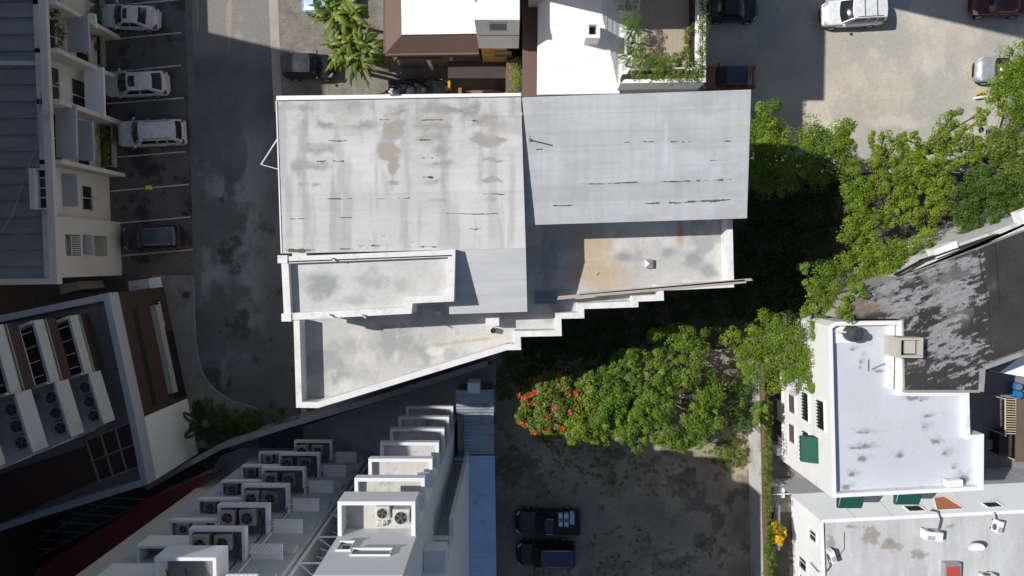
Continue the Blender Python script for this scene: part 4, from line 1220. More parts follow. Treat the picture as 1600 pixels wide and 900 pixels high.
MB().prism(pxs([(700, 95), (812, 94), (812, 122), (700, 122)], 3.4), 3.2, 3.4).build('porch_roof', M('dark_brown_deck', (.06, .045, .04), .8, .15, 1, .1), h1)
MB().prism(pxs([(792, 92), (816, 90), (816, 158), (790, 158), (790, 112)], 4.6), 0, 4.6).build('annex_roof', BROWNR, h1)
MB().prism(pxs([(728, 142), (784, 141), (784, 150), (728, 151)], .8), 0, .8).build('brick_planter', M('orange_brick', (.30, .15, .09), .85, .15, 4, .2), h1)
MB().prism(pxs([(716, 137), (721, 137), (721, 152), (716, 152)], 1.5), 0, 1.5).build('gate_pier', M('orange_brick'), h1)

# ================================================================ NORTH HOUSE 2 (white hipped roof and planted terrace)
h2 = thing('hip_roof_house', 'house with white hipped roof, chimney and walled planted terrace', 'house', P(950, 140, 0))
ze, zr = 9.2, 10.2
e = [P(841, -70, ze), P(974, -70, ze), P(968, 146, ze), P(839, 148, ze)]
r0, r1 = P(862, -10, zr), P(941, 22, zr)
# south slope boards
def strip(a0, a1, b0, b1, n, lift=.03):
    for k in range(n):
        s, t = k / n, (k + 1) / n
        p = [a0.lerp(b0, s), a1.lerp(b1, s), a1.lerp(b1, t), a0.lerp(b0, t)]
        MB().prism(p, [p_.z - .2 for p_ in p], [p[0].z, p[1].z, p[2].z + lift, p[3].z + lift]).build('roof_board', WHITE_ROOF, h2)
strip(P(862, 24, zr), P(941, 24, zr), e[3], e[2], 9)
strip(P(941, -40, zr), P(941, 24, zr), P(974, -40, ze), P(968, 146, ze), 4, .02)
MB().poly([P(862, -60, zr), P(862, 24, zr), e[3], P(841, -60, ze)]).build('roof_slope', WHITE_ROOF, h2)
MB().poly([P(862, -60, zr), P(941, -60, zr), P(941, 24, zr), P(862, 24, zr)]).build('roof_crown', WHITE_ROOF, h2)
MB().prism(pxs([(817, -60), (842, -60), (840, 150), (816, 152)], 8.6), 8.3, 8.6).build('roof_apron', BROWNR, h2)
MB().prism(pxs([(818, -60), (1100, -60), (1092, 128), (968, 134), (968, 143), (818, 146)], 9.0), 0, 8.35).build('wall', CREAM, h2)
MB().prism(pxs([(842, 148), (968, 146.5), (968, 149.5), (842, 151)], 9.0), 8.8, 9.0).build('gutter', M('brown_wall'), h2)
# chimney
c = P(926, 47, 11.0)
ch = [Vector((c.x - .42, c.y - .48)), Vector((c.x + .42, c.y - .48)), Vector((c.x + .42, c.y + .48)), Vector((c.x - .42, c.y + .48))]
ci = parapet_ring(ch, .2, 9.4, 11.1, WHITE_CLEAN, h2, 'chimney')
MB().prism(ci, 9.4, 10.7).build('chimney_flue', BLACKM, h2)
# terrace: floor boards, white walls, rail, planters
zt = 9.5
tz = [P(972, -40, 10.9), P(1103, -40, 10.9), P(1103, 128, 10.9), P(970, 130, 10.9)]
tz2 = [Vector((p.x, p.y)) for p in tz]
ti = parapet_ring(tz2, .22, 8.3, 10.9, WHITE_CLEAN, h2, 'terrace_wall', skip=(0, 3))
MB().prism(tz2, 8.35, 9.3).build('terrace_base', WHITE_CLEAN, h2)
pla = M('terrace_plank', (.40, .325, .26), .75, .10, 2, .1, streak=(6, .5, 1), dirt=.15, dirtcol=(.2, .16, .13))
X0, X1 = P(1000, 60, zt).x, P(1087, 60, zt).x
Y0, Y1 = P(1040, 112, zt).y, P(1040, -30, zt).y
nb = 12
for k in range(nb):
    a, b = X0 + (X1 - X0) * k / nb, X0 + (X1 - X0) * (k + 1) / nb
    MB().box(a + .003, b - .003, Y0, Y1, zt - .05, zt + .004 * (k % 3)).build('plank', pla, h2)
MB().box(P(1087, 60, 10.4).x, P(1090, 60, 10.4).x + .05, Y0 - .5, Y1, 9.3, 10.3).build('inner_wall', WHITE_CLEAN, h2)
MB().box(P(1000, 60, 10.4).x - .6, P(1090, 60, 10.4).x, P(1040, 107, 10.2).y - .1, P(1040, 107, 10.2).y, 9.3, 10.2).build('inner_wall', WHITE_CLEAN, h2)
rr = MB()
p0, p1, p2 = P(1091, -10, 10.9), P(1091, 106, 10.9), P(990, 107.5, 10.9)
rr.tube(p0, p1, .045).tube(p1, p2, .045)
for k in range(9):
    for a, b in ((p0, p1), (p1, p2)):
        g = a.lerp(b, k / 8); rr.tube((g.x, g.y, 10.0), g, .02, .02, 5)
rr.build('terrace_rail', STEEL, h2)
MB().prism([ti[1] + Vector((-.4, 0)), ti[2] + Vector((-.4, .0)), ti[2], ti[1]], 9.3, 10.2).build('planter_soil', SOIL, h2)
MB().prism([ti[3], ti[2], ti[2] + Vector((0, .5)), ti[3] + Vector((0, .5))], 9.3, 10.15).build('planter_soil', SOIL, h2)
# upper floor north of the picture edge
MB().box(1.0, 7.7, 15.4, 26, 8, 15.8).build('upper_wall', CREAM, h2)
MB().box(.8, 7.9, 15.2, 26, 15.8, 16.1).build('upper_roof', M('maroon_roof', (.09, .02, .02), .8, .1, 1, .1), h2)
# off-picture building that shades the north-east corner
nb_ = thing('flat_roof_building', 'long pale building north of the gravel lot, outside the picture', 'building', (5, 29, 0))
d = Vector((10.1, -3.1)).normalized(); n = Vector((-d.y, d.x)); a = Vector((0.0, 25.9)) - d * 6; b = a + d * 20
MB().prism([a, b, b + n * 9, a + n * 9], 0, 29.7).build('wall', CREAM, nb_)
MB().prism([a - n * .1, b - n * .1, b + n * 9, a + n * 9], 29.7, 30).build('roof', GREYCON, nb_)
for k in range(4):
    for fl in range(7):
        window(nb_, a + d * (3 + k * 4.4), -d if Vector((-d.y, d.x)).y < 0 else -d, 1.8, 1.2 + fl * 3.7, 2.8 + fl * 3.7, WHITE, GLASS)

# ================================================================ EAST WHITE-ROOFED BUILDING
ea = thing('white_roof_building', 'three-storey building with white coated roof and barred west windows', 'building', P(1300, 700, 0))
ZW2 = 8.7
ep = [(1294, 509), (1306, 502.5), (1411, 501), (1411, 612), (1514.5, 612.7), (1516, 680), (1537.5, 678), (1537, 766), (1300.6, 778)]
ew_ = pxs(ep, ZW2)
MB().prism(ew_, 0, 8.15).build('wall', WHITE, ea)
ei = parapet_ring(ew_, .26, 8.15, ZW2, WHITE, ea)
def paint_wroof(u, v, p):
    c = base((.53, .565, .62), p)
    c *= (.93 + .14 * fbm(p[:, 0] * .5, p[:, 1] * .5, 5, 111))[:, None]
    for vv in (560, 588, 640, 655, 682, 710, 735):
        c = mixc(c, (.55, .565, .59), (1 - smooth(.4, 1.3, np.abs(v - vv - (u - 1400) * .012))) * .5)
    for uu in (1345, 1365, 1400):
        c = mixc(c, (.56, .57, .59), (1 - smooth(.4, 1.3, np.abs(u - uu))) * .5 * (1 - smooth(640, 660, v)))
    c = mixc(c, (.50, .51, .53), smooth(.53, .64, fbm(u * .03, v * .018, 5, 117)) * .45)
    for k, (cu, cv, ru, rv) in enumerate(((1345, 565, 5, 11), (1332, 546, 5, 2), (1347, 676, 14, 3), (1355, 697, 10, 4.5), (1338, 700, 10, 2.5), (1347, 717, 9, 5), (1333, 741, 7, 4), (1323, 762, 9, 5), (1443, 668, 9, 6), (1449, 650, 11, 3), (1463, 690, 9, 5), (1477, 708, 7, 6), (1505, 750, 10, 10), (1405, 712, 8, 4), (1440, 626, 6, 2), (1490, 731, 5, 4), (1427, 622, 14, 5), (1375, 580, 10, 2), (1385, 572, 2, 8))):
        b_ = np.maximum(blob(u, v, cu, cv, ru, rv, .6, k + 3, .9, .16), .35 * blob(u, v, cu + 3, cv - 3, ru * 1.9, rv * 1.7, .8, k + 33, .9, .12))
        c = mixc(c, (.17, .15, .13), b_ * .8)
    return c
grid_poly('roof_coating', ei, 8.17, .06, paint_wroof, worn('white_coated_roof', rough=.7, fine=30, amt=.08, bump=.2), ea)
for (cu, v0, v1) in ((1388, 505, 607),):
    a, b = P(cu, v0, 8.4), P(cu - 2, v1, 8.4)
    MB().prism([a, b, b + Vector((.35, 0, 0)), a + Vector((.35, 0, 0))], 8.15, 8.5).build('roof_upstand', WHITE, ea)
# west wall windows: (row height, photo row at the wall)
A_, B_ = ew_[0], ew_[8]
tv = Vector((B_.x - A_.x, B_.y - A_.y)).normalized()
BRN = M('brown_shutter', (.115, .075, .06), .75, .15, 5, .1, streak=(1, 1, 20))
def wwall(u, v):
    """where the photo point (u,v) lies on the west wall: plan point and height"""
    lo, hi = 0.0, 9.0
    for _ in range(40):
        z = (lo + hi) / 2
        q = P(u, v, z)
        s = (q.y - A_.y) / (B_.y - A_.y)
        wx = A_.x + s * (B_.x - A_.x)
        if q.x > wx: lo = z
        else: hi = z
    return Vector((q.x, q.y)), z
for (u, v, w, h, br) in ((1238, 631, 1.25, 1.15, 0), (1259, 635, 1.9, 1.1, 9), (1283, 648, 1.85, 1.1, 9), (1238, 677, 1.3, 1.1, 0), (1260, 689, 1.3, 1.05, 7), (1217, 612, 1.2, 1.4, 0), (1217, 668, 1.2, 1.5, 0)):
    c, z = wwall(u, v)
    window(ea, c, (tv.x, tv.y), w, z - h / 2, z + h / 2, WHITE, BRN if not br else GLASS, bars=br, depth=.1) if False else window(ea, c, tv if tv.y < 0 and Vector((tv.y, -tv.x)).x < 0 else -tv, w, z - h / 2, z + h / 2, WHITE, BRN if not br else GLASS, bars=br, depth=.1)
c, z = wwall(1219, 690)
rb = MB()
for k in range(5): rb.tube((c.x - .5, c.y - .5 + .25 * k, 1.3), (c.x - .5, c.y - .5 + .25 * k, 2.2), .02)
rb.tube((c.x - .5, c.y - .5, 2.2), (c.x - .5, c.y + .5, 2.2), .025); rb.build('balcony_rail', STEEL, ea)
def awning(label, c, t, n, w, d, z, drop=.45):
    """canvas awning: sloped top, two cheeks, scalloped valance"""
    t, n = Vector((t[0], t[1])).normalized(), Vector((n[0], n[1])).normalized()
    c = Vector((c[0], c[1]))
    a = thing('awning', label, 'awning', (c.x, c.y, z))
    def pt(s, o, zz): 
        q = c + t * s + n * o; return (q.x, q.y, zz)
    h = w / 2
    top = MB(); k = 6
    for i in range(k):
        o0, o1 = d * i / k, d * (i + 1) / k
        z0, z1 = z - drop * (i / k) ** 1.6, z - drop * ((i + 1) / k) ** 1.6
        top.quad(pt(-h, o0, z0), pt(h, o0, z0), pt(h, o1, z1), pt(-h, o1, z1))
    top.build('canvas_top', GREENC, a)
    for s in (-h, h): MB().poly([pt(s, 0, z), pt(s, d, z - drop), pt(s, d, z - drop - .25), pt(s, 0, z - drop - .25)]).build('canvas_cheek', GREENC, a)
    va = MB(); ns = max(4, int(w / .25))
    for i in range(ns):
        s0, s1 = -h + w * i / ns, -h + w * (i + 1) / ns
        va.poly([pt(s0, d, z - drop), pt(s1, d, z - drop), pt(s1, d, z - drop - .18), pt((s0 + s1) / 2, d + .02, z - drop - .28), pt(s0, d, z - drop - .18)])
    va.build('valance', GREENC, a)
    return a
c, z = wwall(1283, 707)
awning('dark green canvas awning on the white west wall of the three-storey building', c, tv, (-1, 0), 1.7, .95, 6.9)
sw = ew_[8].lerp(ew_[7], .2); 
awning('western of two green awnings on the south wall above the grey roof', ew_[8].lerp(ew_[7], .215), (1, 0), (0, -1), 1.55, 1.45, 7.3)
awning('eastern of two green awnings on the south wall, beside the orange panel', ew_[8].lerp(ew_[7], .61), (1, 0), (0, -1), 1.55, 1.4, 7.3)
# roof tank and vents
c = P(1327, 520, 8.17)
tk = thing('water_tank', 'black round water tank on a white base at the roof corner under the trees', 'tank', c)
lat = MB(); prof = ((0, .5), (.2, .52), (.4, .5), (.6, .52), (.75, .47), (.83, .26), (.9, .22), (1.15, .2))
BLK = M('black_plastic', (.05, .053, .057), .45, .15, 3, .05)
for (h0, r0_), (h1_, r1_) in zip(prof[:-1], prof[1:]): lat.tube(c + Vector((0, 0, h0 + .12)), c + Vector((0, 0, h1_ + .12)), r0_, r1_, 22, False)
lat.disc(c + Vector((0, 0, 1.27)), .2, 16)
lat.build('tank_body', BLK, tk, smooth_=True)
MB().tube(c + Vector((0, 0, 1.24)), c + Vector((0, 0, 1.33)), .24, .24, 16).build('tank_lid', BLK, tk)
MB().box(c.x - 1.1, c.x + .6, c.y - .65, c.y + .55, 8.15, 8.29).build('tank_base', WHITE, tk)
MB().tube(c + Vector((-1.0, .1, .5)), c + Vector((-.5, .1, .6)), .05).tube(c + Vector((-1.0, .1, .0)), c + Vector((-1, .1, .5)), .05).build('tank_pipe', STEEL, tk)
c = P(1485, 752, 8.3)
bxr = thing('roof_box', 'white split-unit casing at the south-east corner of the white roof', 'air conditioner', c, .08)
MB().box(-.5, .5, -.22, .22, .05, .5).build('casing', WHITE_CLEAN, bxr, True, bevel=.03)
MB().box(-.4, -.3, -.2, .2, 0, .05).box(.3, .4, -.2, .2, 0, .05).build('feet', BLACKM, bxr, True)
pp = MB()
for (u0, v0, u1, v1) in ((1362, 577, 1378, 570), (1378, 570, 1385, 568), (1357, 562, 1357, 580)):
    a, b = P(u0, v0, 8.22), P(u1, v1, 8.22); pp.tube(a, b, .03)
tag(pp.build('roof_pipe', M('dull_grey_steel')), 'thin bent grey pipe lying on the white coated roof', 'pipe')

# ================================================================ BLACK-ROOFED BUILDING
bk = thing('black_roof_building', 'building with peeling black and white flat roof behind the white roof', 'building', P(1480, 480, 0))
ZBk = 8.95
bp = pxs([(1318, 498), (1345, 455), (1400, 436), (1500, 399), (1680, 331), (1680, 522), (1533, 576), (1531, 610), (1414, 610), (1412, 498)], ZBk)
MB().prism(bp, 0, ZBk - .1).build('wall', GREYCON, bk)
def paint_broof(u, v, p):
    c = base((.042, .039, .039), p)
    c *= (.75 + .5 * fbm(p[:, 0] * .8, p[:, 1] * .8, 5, 121))[:, None]
    ru, rv = u * .93 + v * -.36, u * .36 + v * .93          # streaks run along the slope
    n = fbm(ru * .022, rv * .085, 6, 123, .66)
    near = blob(u, v, 1440, 455, 125, 75, .7, 5, .45, .02)
    th = .585 - .135 * near - .1 * blob(u, v, 1480, 545, 80, 50, .8, 7) + .3 * smooth(1536, 1546, u - (v - 400) * .1) 
    m = smooth(th - .015, th + .035, n * .55 + .45 * fbm(ru * .08, rv * .26, 5, 125, .74))
    c = mixc(c, (.37, .375, .385), m * (.45 + .45 * fbm(ru * .2, rv * .5, 3, 129)))
    m2 = smooth(.52, .64, fbm(ru * .03 + 9, rv * .03, 5, 127)) * near
    c = mixc(c, (.29, .28, .275), m2 * .5)
    tanp = blob(u, v, 1340, 480, 45, 16, .6, 9)
    c = mixc(c, (.22, .17, .13), tanp * .8)
    for k, (a, b, cc, d_) in enumerate(((1530, 400, 1548, 500), (1555, 380, 1562, 470))):
        t = (v - b) / (d_ - b); x = a + (cc - a) * t
        c = mixc(c, (.025, .023, .023), (1 - smooth(.8, 2.4, np.abs(u - x))) * ((t > 0) & (t < 1)) * .8)
    return c
grid_poly('roof_coating', bp, ZBk, .065, paint_broof, worn('peeling_roof_paint', rough=.8, fine=26, amt=.3, bump=.4), bk)
def edge(a, b, w, h, mat, name, z=ZBk):
    A, B = P(*a, z), P(*b, z); d = (B - A).normalized(); n = Vector((-d.y, d.x, 0)) * w / 2
    return MB().prism([A - n, B - n, B + n, A + n], z - .3, z + h).build(name, mat, bk)
pat = M('patchy_kerb', (.30, .29, .28), .85, .25, 2, .2, dirt=.4, dirtcol=(.08, .08, .08))
edge((1531, 611), (1533.5, 575), .22, .22, pat, 'roof_kerb'); edge((1536, 573), (1680, 520), .28, .25, pat, 'roof_kerb'); edge((1413, 611), (1529, 611), .16, .12, pat, 'roof_kerb')
MB().prism(pxs([(1386, 452), (1458, 400), (1500, 380), (1690, 312), (1690, 326), (1500, 395), (1400, 434)], 8.6), 0, 8.6).build('side_gutter', M('flaking_whitewash', (.60, .60, .59), .85, .12, 1.2, .2, dirt=.35, dirtcol=(.16, .16, .15)), bk)
for (cu, cv, w, l) in ((1478, 390, .28, .75), (1612, 334, .4, .7)):
    c = P(cu, cv, 8.9); MB().obox(c, (1, .4), l, w, 8.2, 8.95).build('gutter_box', WHITE_CLEAN, bk)
edge((1440, 407), (1560, 366), .07, .10, BLACKM, 'roof_flashing'); edge((1400, 430), (1440, 408), .07, .10, BLACKM, 'roof_flashing')
# roof hatch with open side
c = P(1421, 543, 9.6)
ht = thing('roof_hatch', 'beige box hatch with a dark open side between the white and black roofs', 'hatch', (c.x, c.y, 8.2))
hq = [Vector((c.x - .75, c.y - .62)), Vector((c.x + .75, c.y - .62)), Vector((c.x + .75, c.y + .62)), Vector((c.x - .75, c.y + .62))]
hi_ = parapet_ring(hq, .16, 8.2, 9.75, M('beige_render', (.47, .44, .38), .85, .15, 2, .1, dirt=.3, dirtcol=(.2, .18, .15)), ht, 'hatch_wall')
MB().prism(hi_, 8.2, 8.4).build('hatch_floor', BLACKM, ht)
MB().box(c.x - .2, c.x + .42, c.y - .38, c.y + .42, 9.3, 9.5).build('hatch_lid', M('beige_render'), ht)

# ================================================================ LOWER GREY-ROOFED BUILDING (south-east)
lo_ = thing('grey_roof_building', 'single-storey white building with weathered grey roof and dish', 'building', P(1260, 820, 0))
ZL = 4.9
lp = pxs([(1281, 812), (1680, 792.5), (1680, 980), (1287, 980)], ZL)
MB().prism(lp, 0, ZL - .22).build('wall', M('grey_white_wall', (.80, .81, .82), .85, .05, .6, .08, dirt=.15, dirtcol=(.4, .4, .39)), lo_)
li = parapet_ring(lp, .24, ZL - .22, ZL, M('grey_white_wall'), lo_)
def paint_groof(u, v, p):
    c = base((.52, .52, .525), p)
    c *= (.86 + .28 * fbm(p[:, 0] * 1.6, p[:, 1] * .35, 6, 131, .6))[:, None]
    st2 = smooth(.5, .62, fbm(u * .09, v * .012, 5, 133))
    c = mixc(c, (.42, .42, .425), st2 * .5)
    for k, (cu, cv, ru, rv) in enumerate(((1330, 823, 20, 4), (1298, 845, 7, 16), (1362, 838, 14, 16), (1395, 853, 20, 10), (1435, 868, 12, 12), (1485, 822, 7, 4), (1392, 846, 10, 5))):
        c = mixc(c, (.26, .235, .205), blob(u, v, cu, cv, ru, rv, .5, k + 40, .9, .12) * .75)
    return c
grid_poly('roof_surface', li, ZL - .2, .06, paint_groof, worn('grey_roof_screed', amt=.12, bump=.25), lo_)
# steep lean-to slope on the north side, with roof hatches
LL, LR = P(1235, 772, 3.4), P(1680, 750, 3.4)
UL, UR = P(1281, 812, ZL - .01), P(1680, 792.5, ZL - .01)
slm = M('lean_to_coating', (.62, .63, .64), .8, .05, .6, .08, dirt=.12, dirtcol=(.45, .45, .44))
nsl = 7
for k in range(nsl):
    a, b = k / nsl, (k + 1) / nsl - .002
    MB().prism([LL.lerp(LR, a), LL.lerp(LR, b), UL.lerp(UR, b), UL.lerp(UR, a)], 0, [3.4, 3.4, ZL - .01, ZL - .01]).build('lean_to_bay', slm, lo_)
sn = (LR - LL).cross(UL - LL).normalized()
sn = sn if sn.z > 0 else -sn
def onslope(u, v, o=0.0):
    d = P(u, v, 0) - Vector((0, 0, H)); o3 = Vector((0, 0, H))
    t = (LL + sn * o - o3).dot(sn) / d.dot(sn)
    return o3 + d * t
def hatch(q, pane, fw=.07):
    c = [onslope(u, v, .012) for u, v in q]
    mid = sum(c, Vector()) / 4
    pn = MB().quad(*c).build('hatch', pane, lo_)
    f = MB()
    for i in range(4):
        a, b = c[i], c[(i + 1) % 4]
        a2, b2 = a + (a - mid).normalized() * fw, b + (b - mid).normalized() * fw
        k = len(f.v); hgt = sn * .07
        f.v += [tuple(x) for x in (a, b, b2, a2, a + hgt, b + hgt, b2 + hgt, a2 + hgt)]
        f.f += [(k, k + 1, k + 5, k + 4), (k + 4, k + 5, k + 6, k + 7), (k + 3, k + 7, k + 6, k + 2), (k + 1, k + 2, k + 6, k + 5), (k, k + 4, k + 7, k + 3)]
    f.build('hatch_frame', WHITE, pn)
hatch([(1411, 791), (1435, 790), (1447, 798), (1421, 799)], BLACKM)
hatch([(1533, 786), (1556, 784.5), (1567, 791.5), (1544, 793)], BLACKM)
hatch([(1459, 778), (1476, 776), (1507, 795), (1464, 797)], M('orange_tile_panel', (.36, .13, .065), .8, .25, 6, .2), .02)
A2, B2 = lp[0], lp[3]
for (vv, w, z0, z1) in ((-19.4, .7, 3.2, 4.3), (-22.2, 1.0, 1.2, 2.5), (-23.6, 1.0, 1.2, 2.5)):
    s = (vv - A2.y) / (B2.y - A2.y); q = A2.lerp(B2, s)
    window(lo_, (q.x, q.y), (0, -1), w, z0, z1, M('grey_white_wall'), GLASS, bars=0, depth=.08, muntin=True)
# roof plant
def splitunit(label, c, rz, s=(.85, .36, .6)):
    t = thing('condenser_unit', label, 'air conditioner', c, rz)
    a, b, h = s[0] / 2, s[1] / 2, s[2]
    MB().box(-a, a, -b, b, .12, h + .12).build('casing', WHITE_CLEAN, t, True, bevel=.02)
    g = MB(); 
    for k in range(18):
        a0, a1 = 2 * math.pi * k / 18, 2 * math.pi * (k + 1) / 18
        g.poly([(-.08, b + .008, h / 2 + .12), (-.08 + .23 * math.cos(a0), b + .008, h / 2 + .12 + .23 * math.sin(a0)), (-.08 + .23 * math.cos(a1), b + .008, h / 2 + .12 + .23 * math.sin(a1))])
    g.build('fan_grille', M('dull_grey_steel'), t, True)
    v_ = MB()
    for k in range(5): v_.box(-a * .8, a * .1, -b * .8 + k * .06, -b * .8 + k * .06 + .03, h + .12, h + .126)
    v_.build('top_vents', M('dull_grey_steel'), t, True)
    MB().box(-a * .8, -a * .6, -b, b, 0, .12).box(a * .6, a * .8, -b, b, 0, .12).build('feet', BLACKM, t, True)
    return t
zr_ = ZL - .2
splitunit('largest white condenser with dark conduit in the middle of the weathered grey roof', P(1456, 836, 5.2).xy.to_3d() + Vector((0, 0, zr_)), -.1, (1.15, .62, .7))
splitunit('white condenser turned sideways near the east end of the grey roof', P(1560, 823, 5.2).xy.to_3d() + Vector((0, 0, zr_)), 1.35)
splitunit('white condenser with looped hose at the west edge of the grey roof', P(1300, 869, 5.2).xy.to_3d() + Vector((0, 0, zr_)), 1.9)
splitunit('partly visible white condenser at the south edge of the grey roof beside the red box', P(1545, 902, 5.2).xy.to_3d() + Vector((0, 0, zr_)), .1)
cb = MB()
cb.path([P(1466, 828, 5.1), P(1470, 812, 5.05), P(1466, 800, 5.0), P(1456, 797, 4.9), P(1452, 800, 4.4)], .05, 6)
cb.path([P(1557, 812, 5.0), P(1555, 802, 5.0), P(1552, 797, 4.6)], .04, 6)
cb.path([P(1296, 861, 5.2), P(1292, 868, 5.0), P(1297, 885, 4.9), P(1290, 894, 4.9), P(1278, 893, 4.5), P(1266, 879, 3.5)], .035, 6)
cb.path([P(1319, 832, 4.75), P(1319, 858, 4.75), P(1310, 870, 4.75), P(1297, 880, 4.75)], .02, 5)
tag(cb.build('hose', M('dark_hose', (.10, .10, .10), .7, .1, 5, 0)), 'dark looped hoses running from the condensers over the grey roof edge', 'hose')
c = P(1525, 853, 5.3)
ds = thing('satellite_dish', 'white satellite dish on the grey roof between two condensers', 'dish', (c.x, c.y, zr_))
dm = MB(); nr, na = 5, 24; ax = Vector((-.25, -.55, .8)).normalized(); xx = Vector((1, 0, 0)); xx = (xx - ax * xx.dot(ax)).normalized(); yy = ax.cross(xx)
cc = Vector((c.x, c.y, zr_ + .55))
for i in range(nr):
    r0_, r1_ = .52 * i / nr, .52 * (i + 1) / nr
    for k in range(na):
        a0, a1 = 2 * math.pi * k / na, 2 * math.pi * (k + 1) / na
        f = lambda r, a: cc + xx * (r * math.cos(a)) + yy * (r * .9 * math.sin(a)) + ax * (r * r * .45)
        dm.quad(f(r0_, a0), f(r1_, a0), f(r1_, a1), f(r0_, a1))
dm.build('reflector', WHITE_CLEAN, ds, smooth_=True)
MB().tube((c.x, c.y, zr_), cc, .04).build('mast', STEEL, ds)
MB().tube(cc + yy * -.45 + ax * .1, cc + ax * .55, .02).tube(cc + ax * .5, cc + ax * .62, .05).build('feed_arm', STEEL, ds)
c = P(1491, 893, 5.3)
rx = thing('roof_box', 'red-topped metal box at the south edge of the grey roof', 'box', (c.x, c.y, zr_))
MB().box(c.x - .55, c.x + .55, c.y - .5, c.y + .5, zr_, zr_ + .5).build('box_body', GALV, rx)
MB().box(c.x - .45, c.x + .45, c.y - .45, c.y + .3, zr_ + .5, zr_ + .53).build('box_lid', M('faded_red', (.45, .07, .05), .7, .25, 5, .1), rx)
# ================================================================ EAST YARD
tag(MB().prism(pxs([(1515, 560), (1720, 500), (1720, 790), (1515, 790)], .02), -.1, .02).build('yard_paving', M('yard_concrete', (.22, .21, .20), .9, .2, .9, .2, dirt=.3, dirtcol=(.09, .085, .08))), kind='structure')
tag(MB().prism(pxs([(1180, 690), (1310, 690), (1310, 800), (1180, 800)], .02), -.1, .02).build('side_yard', M('side_yard_concrete', (.25, .235, .20), .9, .25, 1.2, .3, dirt=.35, dirtcol=(.09, .085, .07))), kind='structure')
yk = MB().prism(pxs([(1538, 751), (1680, 743), (1680, 747), (1538, 755)], .16), 0, .16)
tag(yk.build('kerb', YELLOW), kind='structure')
# sail canopy, barrels, cage
cn = thing('sail_canopy', 'white triangular sail canopy with green side over the east yard', 'canopy', P(1580, 580, 0))
sp = [P(1602, 552, 5.0), P(1562, 582, 4.4), P(1660, 600, 4.4)]
MB().prism(sp, [p.z - .03 for p in sp], [p.z for p in sp]).build('sail', WHITE_ROOF, cn)
gq = pxs([(1537, 573), (1570, 556), (1574, 564), (1541, 581)], 5.2)
MB().prism(gq, 5.0, 5.2).build('green_panel', GREENC, cn)
for p in sp: MB().tube((p.x, p.y, 0), p, .05).build('post', STEEL, cn)
blu = M('blue_plastic', (.03, .17, .42), .45, .1, 4, .03)
for (cu, cv, w_) in ((1593, 605, 'northern'), (1594, 617, 'southern')):
    c = P(cu, cv, .9)
    bt = thing('barrel', '%s of two blue plastic barrels beside the slatted cage' % w_, 'barrel', (c.x, c.y, .02))
    l2 = MB(); pr = ((0, .27), (.2, .3), (.3, .29), (.55, .3), (.62, .29), (.85, .27))
    for (a_, b_), (c_, d_) in zip(pr[:-1], pr[1:]): l2.tube((c.x, c.y, .02 + a_), (c.x, c.y, .02 + c_), b_, d_, 18, False)
    l2.build('barrel_body', blu, bt, smooth_=True)
    MB().tube((c.x, c.y, .8), (c.x, c.y, .86), .25, .25, 18).build('barrel_lid', M('blue_grey_lid', (.12, .2, .28), .5, .1, 4, 0) if w_ == 'northern' else blu, bt)
cg = thing('slatted_cage', 'timber slatted cage with brown roof at the right edge of the east yard', 'shed', P(1580, 660, 0))
for k in range(15):
    a, b = P(1571, 624 + 3.8 * k, 2.0), P(1588, 624.5 + 3.8 * k, 2.5)
    MB().tube(a, b, .035, .035, 5).build('slat', M('pale_timber', (.5, .4, .28), .8, .15, 4, .1), cg)
for a, b in (((1571, 622), (1571, 682)), ((1588, 622), (1589, 720))):
    MB().tube(P(*a, 2.2), P(*b, 2.2), .06).build('rail', M('pale_timber'), cg)
MB().prism(pxs([(1590, 624), (1660, 622), (1660, 720), (1588, 722)], 2.6), 2.45, 2.6).build('cage_roof', M('brown_felt', (.13, .10, .08), .9, .2, 1.5, .2), cg)
MB().prism(pxs([(1572, 624), (1588, 624), (1588, 718), (1572, 680)], .5), .02, .5).build('cage_base', BLACKM, cg)
for q in ((1572, 624), (1572, 680), (1589, 720)):
    p = P(*q, 2.2); MB().tube((p.x, p.y, 0), p, .05).build('post', M('pale_timber'), cg)
MB().prism(pxs([(1556, 672), (1580, 672), (1580, 720), (1556, 712)], 1.5), 0, 1.5).build('dark_bin', BLACKM, cg) if False else None
c = P(1548, 694, .4)
tag(MB().box(c.x - .4, c.x + .4, c.y - .38, c.y + .38, 0, .5).build('planter_box', M('grey_green_box', (.2, .21, .19), .85, .15, 2, .1), bevel=.03) if False else MB().box(c.x - .4, c.x + .4, c.y - .38, c.y + .38, .02, .5).build('planter_box', M('grey_green_box', (.2, .21, .19), .85, .15, 2, .1), bevel=.03), 'low grey square box on the shaded floor of the east yard', 'box')
c = P(1566, 690, .8)
cr = thing('wheeled_bin', 'dark lidded bin beside the slatted cage in the shade', 'bin', (c.x, c.y, 0))
MB().box(c.x - .5, c.x + .35, c.y - .9, c.y + .8, .12, 1.2).build('bin_body', BLACKM, cr, bevel=.04)
MB().box(c.x - .54, c.x + .39, c.y - .94, c.y + .84, 1.2, 1.27).build('bin_lid', BLK, cr, bevel=.02)
for sy in (-.7, .6): MB().tube((c.x - .4, c.y + sy, .1), (c.x + .3, c.y + sy, .1), .1, .1, 10).build('wheel', RUBBER, cr)
tp = MB(); r = random.Random(4)
for k in range(16):
    a = P(1545 + k * 6, 762 + 4 * math.sin(k * 1.3), .15); tp.tube(a, a + Vector((r.uniform(.3, .6), r.uniform(-.35, .3), r.uniform(-.1, .25))), .22, .1, 6)
tag(tp.build('tarpaulin', BLK, smooth_=True), 'crumpled black tarpaulin behind the grey-roofed building', 'tarpaulin')
